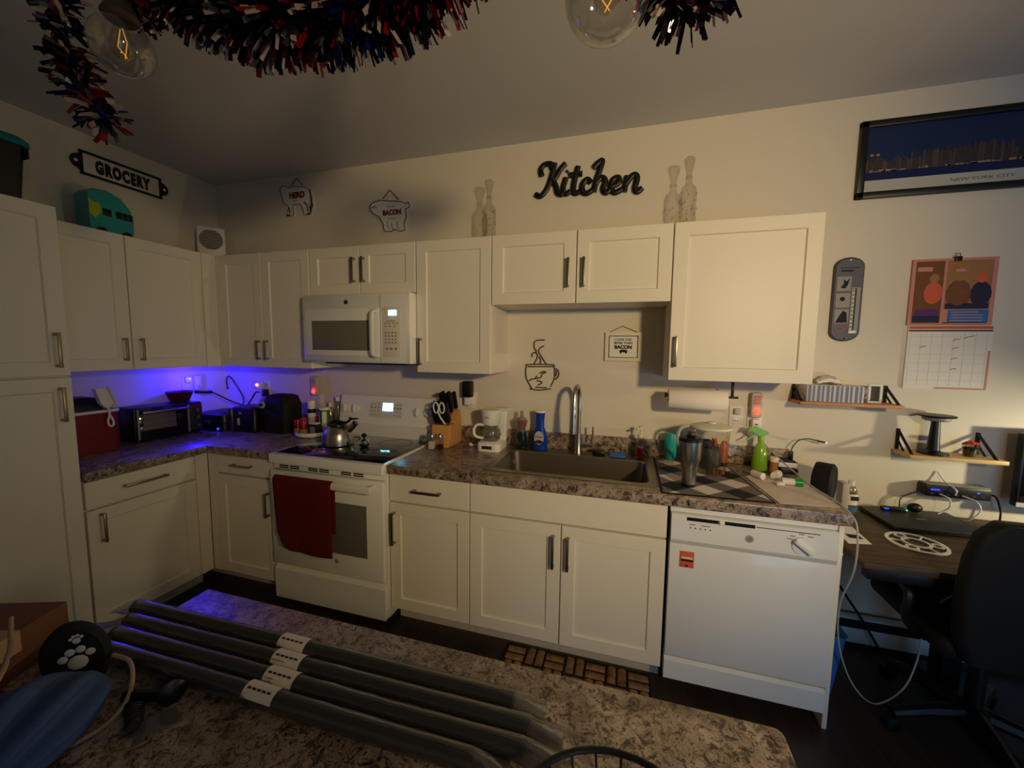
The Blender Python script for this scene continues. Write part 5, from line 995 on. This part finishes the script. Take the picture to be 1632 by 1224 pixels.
# blue drawstring bag
t = thing('drawstring_bag', 'blue pleated fabric bag with cream cord at the lower left', 'bag', (2.25, -2.1, IZ))
bg = MB(); n = 64; lp = []
for i in range(13):
    v = i/12; lo = []
    for k in range(n):
        a = 2*math.pi*k/n; w_ = .075*math.sin(math.pi*(.12+.83*v))**.6; hgt = .05*math.sin(math.pi*(.1+.85*v))**.5
        pl = 1+.2*math.sin(a*8+v*2.5)*math.sin(math.pi*v)**.7
        cx = 2.235+.16*v*.55; cy = -2.005-.19*v
        lo.append((cx+.85*w_*math.cos(a)*pl, cy+.5*w_*math.cos(a)*pl, IZ+.0005+max(0, hgt*(1+math.sin(a)*pl)*.95)))
    lp.append(lo)
bgm = loft(lp, True, True); bgm.build('pouch', 'bag_blue', t, ang=80)
MB().tube([(2.245, -1.965, IZ+.055), (2.29, -1.965, IZ+.05), (2.32, -1.985, IZ+.02), (2.335, -2.02, IZ+.006), (2.33, -2.06, IZ+.006), (2.31, -2.07, IZ+.008)], .0035, 8, smooth=6).build('cord', 'rope', t)
MB().tube([(2.03, -2.0, IZ+.105), (2.1, -2.03, IZ+.09), (2.155, -2.055, IZ+.10), (2.22, -2.085, IZ+.115), (2.27, -2.13, IZ+.10)], .0035, 8, smooth=6).build('cord', 'rope', t)
t = thing('brass_candle_dish', 'shiny brass dish beside the cardboard box', 'dish', (2.13, -2.04, IZ)); MB().lathe([(.02, .0005), (.03, .003), (.045, .03), (.047, .035), (.043, .034), (.028, .008), (0, .006)], (2.125, -2.10, IZ), 28).build('dish', 'brass', t); MB().lathe([(.012, .006), (.018, .03), (.014, .05), (0, .056)], (2.125, -2.10, IZ), 18).build('knob', 'brass', t)
# black gadget
t = thing('clamp_mount', 'black clamp mount with round foot lying on the island', 'clamp', (2.34, -1.985, IZ))
MB().tube([(2.31, -1.987, IZ+.012), (2.385, -1.962, IZ+.012)], .0095, 10).build('arm', 'black', t); MB().tube([(2.325, -2.0, IZ+.008), (2.355, -1.988, IZ+.008)], .006, 10).build('arm', 'black', t)
MB().lathe([(.0, 0), (.019, .001), (.02, .006), (.012, .011), (0, .012)], (0, 0, 0), 22, 'x').rot(math.radians(-25), (0, 0, 0)).xf(Matrix.Translation((2.386, -1.962, IZ+.0205))).build('round_foot', 'black', t)
MB().tube([(2.355, -2.0, IZ+.013), (2.39, -2.02, IZ+.012)], [.012, .009], 10).build('screw', 'dark_grey', t)
for k in range(5): MB().lathe([(.0125, 0), (.0125, .002)], (0, 0, 0), 14, 'x').rot(math.radians(-30), (0, 0, 0)).xf(Matrix.Translation((2.358+k*.0055, -2.001-k*.0033, IZ+.013))).build('thread', 'dark_grey', t)
tag(MB().add([(2.37, -2.015, IZ), (2.407, -2.03, IZ), (2.44, -1.982, IZ), (2.403, -1.968, IZ), (2.37, -2.015, IZ+.002), (2.407, -2.03, IZ+.002), (2.44, -1.982, IZ+.002), (2.403, -1.968, IZ+.002)], [(3, 2, 1, 0), (4, 5, 6, 7), (0, 1, 5, 4), (1, 2, 6, 5), (2, 3, 7, 6), (3, 0, 4, 7)]).build('clear_card', 'clear_tint'), 'small clear plastic card with bright edge lying on the island', 'card')
# wire basket
t = thing('wire_basket', 'black wire basket rim at the bottom edge of the photo', 'basket', (3.14, -2.01, IZ)); BC = (3.14, -2.013)
def ring(r, z, rad): return MB().tube([(BC[0]+r*math.cos(a), BC[1]+r*math.sin(a), z) for a in [2*math.pi*k/40 for k in range(41)]], rad, 8, cap=False)
ring(.135, IZ+.056, .0045).build('rim', 'black', t); ring(.07, IZ+.0042, .0035).build('foot_ring', 'black', t)
for k in range(24):
    a = 2*math.pi*k/24; MB().tube([(BC[0]+r_*math.cos(a), BC[1]+r_*math.sin(a), z_) for r_, z_ in ((.07, IZ+.005), (.1, IZ+.012), (.125, IZ+.032), (.135, IZ+.055))], .0018, 6, smooth=3).build('wire', 'black', t)

# ------------------------------------------------------------------ island pendant lamp with tinsel garlands
t = thing('pendant_lamp', 'linear pendant lamp with clear glass globes above the island', 'lamp', (2.5, -1.7, 2.0))
MB().box(1.9, 3.15, -1.73, -1.68, 2.748, 2.7715, .004).build('bar', 'dark_grey', t)
for gx, gy, gz, gr in ((1.957, -1.71, 2.235, .062), (3.074, -1.683, 2.125, .07)):
    MB().tube([(gx, gy, gz+gr+.04), (gx, gy, 2.75)], .009 if gx < 2 else .004, 8).build('stem', 'brass' if gx < 2 else 'dark_grey', t)
    MB().lathe([(.0, .045), (.02, .043), (.036, .008), (.03, 0), (0, 0)], (gx, gy, gz+gr-.004), 20).build('socket_cap', 'bronze', t)
    MB().lathe([(gr*math.sin(math.radians(a)), -gr*math.cos(math.radians(a))) for a in range(2, 156, 7)], (gx, gy, gz), 28, cap=False).build('glass_globe', 'clear' if gx < 2 else 'clear', t)
    bl = MB().lathe([(.004, -.035), (.02, -.022), (.025, 0), (.014, .03), (.012, .05)], (gx, gy, gz+.005), 18, cap=False).build('bulb', 'clear', t)
    fl = MB(); 
    for s in (-1, 1): fl.tube([(gx+s*.004, gy, gz+.04), (gx+s*.016, gy, gz+.005), (gx-s*.004, gy+.006, gz-.022)], .0011, 5)
    fl.build('filament', 'filament', bl)
def garland(label, path, R, n, seed, wd=(.0035, .0075), ln=(.035, .064)):
    random.seed(seed); P = spline([Vector(p) for p in path], 10); t = thing('tinsel_garland', label, 'garland', tuple(P[len(P)//2]-Vector((0, 0, R))), 'tinsel garlands on the pendant lamp')
    MB().tube(P, .003, 6).build('core_wire', 'tin_dark', t)
    mb = MB()
    for k in range(n):
        i = random.randrange(len(P)-1); f = random.random(); c = P[i]*(1-f)+P[i+1]*f; tg = (P[i+1]-P[i]).normalized()
        dv = Vector((random.gauss(0, 1), random.gauss(0, 1), random.gauss(0, 1)-.35)); dv = (dv-tg*dv.dot(tg)*.7).normalized()
        L = random.uniform(*ln)*R/.06; sd = dv.cross(Vector((random.gauss(0, 1), random.gauss(0, 1), random.gauss(0, 1)))).normalized()*random.uniform(*wd)
        b0 = c+dv*L*random.choice((0, 0, .3)); mid = c+dv*L*.62; tip = c+dv*L+Vector((random.uniform(-.3, .3), random.uniform(-.3, .3), -.25))*L*.3
        nseg = random.choice((0, 1, 2)); m1 = random.choices(range(5), (1.8, 1.5, 1.5, 6, .5))[0]; m2 = m1 if random.random() < .5 else random.choices(range(5), (1.6, 1.3, 1, 4, .4))[0]
        mb.add([b0-sd, b0+sd, mid+sd, mid-sd], [(0, 1, 2, 3)], m1); mb.add([mid-sd, mid+sd, tip+sd*.8, tip-sd*.8], [(0, 1, 2, 3)], m2)
    o = mb.build('tinsel_strips', ['tin_red', 'tin_white', 'tin_blue', 'tin_dark', 'tin_silver'], t, flat=True); o['kind'] = 'stuff'
garland('thick red, white and blue tinsel garland swagging across the top', [(1.923, -1.637, 2.50), (2.073, -1.637, 2.40), (2.208, -1.637, 2.325), (2.334, -1.635, 2.285), (2.519, -1.613, 2.28), (2.684, -1.604, 2.315), (2.835, -1.61, 2.39)], .105, 3000, 41)
garland('sparse tinsel strands hanging around the left glass globe', [(1.735, -1.712, 2.43), (1.765, -1.713, 2.31), (1.80, -1.72, 2.21), (1.865, -1.735, 2.13), (1.93, -1.73, 2.055)], .06, 300, 42)
garland('short tinsel tuft above the left glass globe', [(1.90, -1.67, 2.40), (1.95, -1.66, 2.35), (1.985, -1.665, 2.31)], .04, 130, 44)
garland('short tinsel garland end beside the right glass globe', [(3.115, -1.64, 2.225), (3.17, -1.6, 2.172), (3.215, -1.587, 2.15), (3.275, -1.558, 2.205)], .058, 230, 43)

# ------------------------------------------------------------------ cork-look kitchen mat on the floor
t = thing('kitchen_mat', 'brown cork-pattern kitchen mat on the floor before the sink cabinet', 'mat', (2.95, -.85, 0))
MB().box(2.585, 3.29, -1.0, -.565, .0005, .006, .002).build('base', 'soil', t)
cw = .044; row = 0
me_h = None
for i in range(7):
    for j in range(4):
        x0, y0 = 2.60+i*.098, -.99+j*.104
        for k in range(2):
            mb = MB(); r = .019
            if (i+j) % 2: c = (x0+.004, y0+.026+k*.048, .006); L = .088; ax = 'x'
            else: c = (x0+.024+k*.047, y0+.004, .006); L = .094; ax = 'y'
            pr = [(q*math.cos(a), .008*math.sin(a)) for q, a in [(r, math.radians(s)) for s in (0, 30, 60, 90, 120, 150, 180)]]
            if ax == 'x': mb.prism([(c[1]+p[0], c[2]+p[1]) for p in pr], 'yz', c[0], c[0]+L)
            else: mb.prism([(c[0]+p[0], c[2]+p[1]) for p in pr], 'xz', c[1], c[1]+L)
            if c[1] > -.6 and ax == 'x' and c[1]+r > -.566: continue
            mb.build('cork', 'cork', t)
# ------------------------------------------------------------------ desk corner
t = thing('computer_desk', 'dark wood desk with black frame right of the counter', 'desk', (4.8, -.34, 0))
MB().box(4.03, 5.62, -.655, -.012, .712, .738, .002).build('top', 'desk_wood', t)
fm = MB(); fm.box(4.05, 5.6, -.64, -.6, .665, .7115, .002); fm.box(4.05, 5.6, -.13, -.10, .665, .7115, .002)
fm.build('apron', 'black', t)
for x in (4.56, 5.3):
    l = MB(); l.box(x-.035, x+.035, -.31, -.23, .035, .7115, .003); l.box(x-.03, x+.03, -.62, -.12, 0, .035, .003); l.build('leg', 'black', t)
MB().box(4.42, 4.68, -.5, -.2, .62, .664, .004).build('cable_tray', 'black', t)
DZ = .7388
t = thing('laptop', 'closed dark grey laptop lying on the desk', 'laptop', (4.48, -.17, DZ))
LM = Matrix.Translation((4.485, -.165, DZ)) @ Matrix.Rotation(math.radians(4), 4, 'Z')
MB().box(-.185, .185, -.125, .125, 0, .012, .003).xf(LM).build('base', 'black', t); MB().box(-.185, .185, -.125, .125, .0125, .021, .003).xf(LM).build('lid', 'dark_grey', t); MB().box(-.02, .02, -.004, .004, .0211, .0215).xf(LM).build('lid_emblem', 'grey', t)
# white spool flange
t = thing('spool_flange', 'flat white open ring with round holes lying on the desk', 'ring', (4.33, -.45, DZ)); c0 = (4.325, -.415, DZ)
def fl_ring(cx, cy, ro, ri, nm):
    mb = MB(); mb.lathe([(ri, .0005), (ro, .0005), (ro, .006), (ri, .006), (ri, .0005)], (cx, cy, DZ), 40, cap=False); mb.build(nm, 'white', t)
fl_ring(c0[0], c0[1], .098, .086, 'outer_ring'); fl_ring(c0[0], c0[1], .048, .038, 'hub_ring')
for k in range(3):
    a = math.radians(90+120*k+20); fl_ring(c0[0]+.066*math.cos(a), c0[1]+.066*math.sin(a), .022, .014, 'hole_ring')
    a += math.radians(60); MB().tube([(c0[0]+.045*math.cos(a), c0[1]+.045*math.sin(a), DZ+.0035), (c0[0]+.09*math.cos(a), c0[1]+.09*math.sin(a), DZ+.0035)], .0032, 6).build('spoke', 'white', t)
t = thing('note_card', 'white printed card on the desk beside the counter end', 'paper', (4.1, -.4, DZ)); MB().add([(4.05, -.5, DZ), (4.14, -.48, DZ), (4.15, -.3, DZ), (4.06, -.31, DZ), (4.05, -.5, DZ+.001), (4.14, -.48, DZ+.001), (4.15, -.3, DZ+.001), (4.06, -.31, DZ+.001)], [(3, 2, 1, 0), (4, 5, 6, 7), (0, 1, 5, 4), (1, 2, 6, 5), (2, 3, 7, 6), (3, 0, 4, 7)]).build('sheet', 'white_paper', t)
MB().box(4.08, 4.13, -.44, -.4, DZ+.0011, DZ+.0015).build('print_block', 'ink', t)
t = thing('sanitizer_bottle', 'clear hand sanitizer bottle with white cap at the desk corner', 'bottle', (4.23, -.1, DZ)); B = (4.222, -.12, DZ)
MB().lathe([(.026, .0003), (.029, .005), (.029, .11), (.018, .135), (.012, .14)], B, 22, sy=.7).build('bottle', 'clear_tint', t); MB().lathe([(.0135, .14), (.0135, .165)], B, 16).build('cap', 'white', t)
MB().lathe([(.0295, .045), (.0295, .1)], B, 22, cap=False, sy=.7).build('paper_label', 'white', t); MB().lathe([(.0297, .012), (.0297, .035)], B, 22, cap=False, sy=.7).build('blue_label', 'cal_blue', t); MB().box(4.215, 4.248, -.1425, -.1405, DZ+.07, DZ+.09).build('print_block', 'cal_navy', t)
tag(MB().box(4.165, 4.195, -.17, -.11, DZ, DZ+.16, .004).build('small_box', 'light_grey'), 'pale grey box at the desk corner beside the sanitizer', 'box')
# usb hub and cables
t = thing('usb_charging_hub', 'black charging hub with blue lights fixed to the wall behind the laptop', 'hub', (4.68, -.04, .845))
HM = Matrix.Translation((4.675, -.034, -.012))
hb = MB(); hb.box(-.125, .125, -.03, .03, .855, .912, .008); hb.xf(HM).build('case', 'black', t)
MB().box(-.12, .12, -.028, .028, .9122, .916, .001).xf(HM).build('top_trim', 'grey', t)
for s in (-1, 1): MB().box(s*.09-.02, s*.09+.02, .03, .0335, .865, .9, .001).xf(HM).build('wall_plate', 'black', t)
for x0, w_ in ((-.085, .04), (-.005, .014), (.08, .022)):
    for k in range(max(1, int(w_/.012))): MB().box(x0-w_/2+k*.012, x0-w_/2+k*.012+.009, -.0312, -.0298, .888, .894).xf(HM).build('indicator', 'led_blue_soft', t)
for k in range(7): MB().box(-.1+k*.032-.007, -.1+k*.032+.007, -.0308, -.0298, .868, .876).xf(HM).build('port', 'dark_grey', t)
for i, p in enumerate(([(4.605, -.066, .86), (4.62, -.1, .85), (4.625, -.1, .81), (4.61, -.09, .785), (4.59, -.09, .768)], [(4.69, -.066, .86), (4.715, -.11, .85), (4.72, -.125, .81), (4.69, -.12, .765), (4.685, -.09, .745)], [(4.625, -.006, .955), (4.64, -.03, .915), (4.655, -.078, .89), (4.66, -.07, .862)])):
    cord(p, .0035, 'white', ('left white cable plugged into the charging hub', 'middle white cable curling from the charging hub', 'white cable draped over the top of the charging hub')[i], nm='charging_cable')
cord([(4.80, -.035, .87), (4.83, -.04, .86), (4.845, -.05, .80), (4.84, -.06, .745)], .004, 'black', 'black power cable at the right end of the charging hub')
cord([(4.47, -.035, .765), (4.475, -.03, .81), (4.51, -.03, .835), (4.55, -.03, .855)], .0025, 'black', 'thin black cable arching beside the charging hub')
cord([(4.68, -.2, .766), (4.74, -.18, .76), (4.79, -.17, .755), (4.75, -.23, .75), (4.69, -.26, .766), (4.76, -.27, .748)], .005, 'black', 'coiled black cable on the right end of the laptop', nm='charging_cable')
t = thing('headset', 'black headset with small blue and green lights on the laptop', 'headset', (4.46, -.08, DZ+.0215))
MB().box(4.37, 4.47, -.095, -.068, DZ+.0215, DZ+.04, .006).build('band', 'black', t); MB().ball((4.505, -.08, DZ+.045), .028, 16, sc=(1.1, .75, .82)).build('ear_cup', 'black', t); MB().box(4.378, 4.395, -.0962, -.0948, DZ+.03, DZ+.035).build('indicator', 'led_blue_soft', t); MB().ball((4.466, -.0965, DZ+.033), .003, 8).build('indicator', 'led_green', t)
t = thing('computer_monitor', 'black computer monitor at the right edge above the desk', 'monitor', (5.1, -.08, DZ))
MB().box(4.862, 5.4, -.095, -.06, .84, 1.18, .004).build('panel', 'black', t); MB().box(4.872, 5.39, -.0962, -.0948, .865, 1.17).build('screen', 'black_gloss', t); MB().box(4.862, 5.4, -.0968, -.0945, .842, .862).build('lower_bezel', 'light_grey', t)
MB().box(5.08, 5.18, -.072, -.05, DZ, .85).build('stand', 'black', t); MB().box(5.0, 5.26, -.2, -.03, DZ, DZ+.012, .003).build('foot', 'black', t)
t = thing('power_strip', 'black power strip with red switch light under the monitor', 'power strip', (4.86, -.2, DZ)); MB().box(4.74, 4.98, -.22, -.16, DZ, DZ+.045, .004).build('case', 'black', t); MB().box(4.80, 4.825, -.2212, -.2198, DZ+.024, DZ+.034).build('switch', 'led_red', t)
# desk lamp (out of frame) lighting this wall corner; shade added to block upward light
t = thing('desk_lamp', 'small desk lamp with an added light-blocking shade, beyond the right edge', 'lamp', (5.42, -.50, DZ)); MB().lathe([(.07, 0), (.07, .012), (.012, .02), (.008, .03)], (5.45, -.52, DZ), 24).build('base', 'black', t); MB().tube([(5.45, -.52, DZ+.03), (5.45, -.52, 1.03)], .007, 8).build('pole', 'black', t); MB().lathe([(.016, 0), (.018, .04)], (5.45, -.52, 1.03), 14).build('socket', 'brass', t); MB().lathe([(.10, 1.158), (.085, 1.30), (.03, 1.31), (.03, 1.305), (.082, 1.295), (.098, 1.158)], (5.45, -.52, 0), 32, cap=False).build('shade', 'black', t); MB().tube([(5.47, -.52, 1.06), (5.49, -.52, 1.2), (5.475, -.52, 1.305)], .003, 6).build('shade_arm', 'brass', t)
light('desk_lamp_bulb', 'POINT', (5.45, -.52, 1.13), 30, (1, .9, .56), .028)
# unseen spot lamp, added; its soft cone lights the centre and dims the edges
t = thing('added_spot_lamp', 'black floor spot lamp added out of view behind the camera for its light', 'lamp', (4.4, -3.05, 0)); MB().lathe([(.14, 0), (.14, .02), (.02, .03)], (4.4, -3.05, 0), 28).build('base', 'black', t); MB().tube([(4.4, -3.05, .03), (4.4, -3.05, 1.95)], .012, 10).build('pole', 'black', t); MB().lathe([(.03, -.06), (.035, 0), (.06, .1), (.056, .1), (.03, .005)], (4.4, -3.05, 1.95), 20, 'y').build('spot_head', 'black', t)
sp = light('added_spot_light', 'SPOT', (4.4, -2.9, 1.95), 155, (1, .735, .35), .1); sp.data.spot_size = math.radians(90); sp.data.spot_blend = 1.0
sp.rotation_euler = (Vector((2.85, 0, 1.72))-Vector((4.4, -2.9, 1.95))).to_track_quat('-Z', 'Y').to_euler()
# office chair
t = thing('office_chair', 'black high-backed office chair at the desk, right edge', 'chair', (4.52, -.72, 0)); CX_, CY_ = 4.51, -.5
bk = []
for z_, w_, y_ in ((.45, .20, -.705), (.55, .235, -.715), (.70, .25, -.725), (.84, .245, -.735), (.93, .225, -.74), (.975, .18, -.742)): bk.append(rrect(CX_-w_, CX_+w_, y_-.03, y_+.03, .028, z_))
loft(bk, True, True).build('backrest', 'black_matte', t, ang=70)
MB().box(CX_-.25, CX_+.25, -.70, -.24, .43, .51, .035, seg=4).build('seat', 'black_matte', t)
for s in (-1, 1): MB().tube([(CX_+s*.24, -.58, .44), (CX_+s*.29, -.58, .5), (CX_+s*.29, -.58, .60), (CX_+s*.285, -.5, .625), (CX_+s*.285, -.36, .625)], .016, 8, smooth=4).build('armrest', 'black', t)
MB().lathe([(.05, .09), (.05, .13), (.028, .14), (.026, .43)], (CX_, -.5, 0), 20).build('gas_lift', 'black', t)
for k in range(5):
    a = math.radians(72*k+118); l = thing; L = MB().tube([(CX_+.03*math.cos(a), -.5+.03*math.sin(a), .11), (CX_+.16*math.cos(a), -.5+.16*math.sin(a), .10), (CX_+.29*math.cos(a), -.5+.29*math.sin(a), .075)], [.03, .024, .02], 8).build('base_arm', 'black', t)
    MB().lathe([(.012, -.022), (.027, -.018), (.028, .018), (.012, .022)], (0, 0, 0), 18, 'y').rot(a, (0, 0, 0)).xf(Matrix.Translation((CX_+.29*math.cos(a), -.5+.29*math.sin(a), .0285))).build('caster', 'black', L)
# floor things right of the dishwasher
t = thing('waste_bin', 'blue plastic waste bin on the floor beside the end panel', 'bin', (4.03, -.4, 0))
loft([rrect(3.98, 4.072, -.44, -.22, .02, .0005), rrect(3.974, 4.105, -.455, -.2, .025, .285), rrect(3.972, 4.11, -.458, -.198, .025, .29)], True).build('tub', 'bin_blue', t, ang=50)
t = thing('baseboard_heater', 'white baseboard heater along the wall under the desk', 'heater', (4.7, -.04, 0))
hb = MB(); hb.box(4.15, 5.9, -.03, -.0145, .02, .165, .002); hb.box(4.15, 5.9, -.072, -.016, .155, .165, .002); hb.box(4.15, 5.9, -.072, -.066, .03, .108, .002); hb.build('casing', 'heater', t); MB().box(4.16, 5.89, -.064, -.031, .05, .15).build('fins', 'black', t)
for x in (4.15, 5.88): MB().box(x-.005, x+.02, -.074, -.0145, .0, .167, .002).build('end_cap', 'heater', t)
cord([(4.06, -.1, .7), (4.10, -.1, .6), (4.2, -.1, .38), (4.33, -.1, .18), (4.42, -.12, .03), (4.5, -.14, .012)], .006, 'black', 'black cable hanging under the left end of the desk')
cord([(4.30, -.2, .7), (4.36, -.2, .64), (4.45, -.2, .56), (4.52, -.22, .52)], .005, 'black', 'short black cable drooping below the desk top')
cord([(4.36, -.3, .37), (4.39, -.3, .31), (4.43, -.3, .29), (4.47, -.3, .31)], .0045, 'white', 'short white cable end dangling below the desk', nm='charging_cable')
bpy.context.view_layer.update()
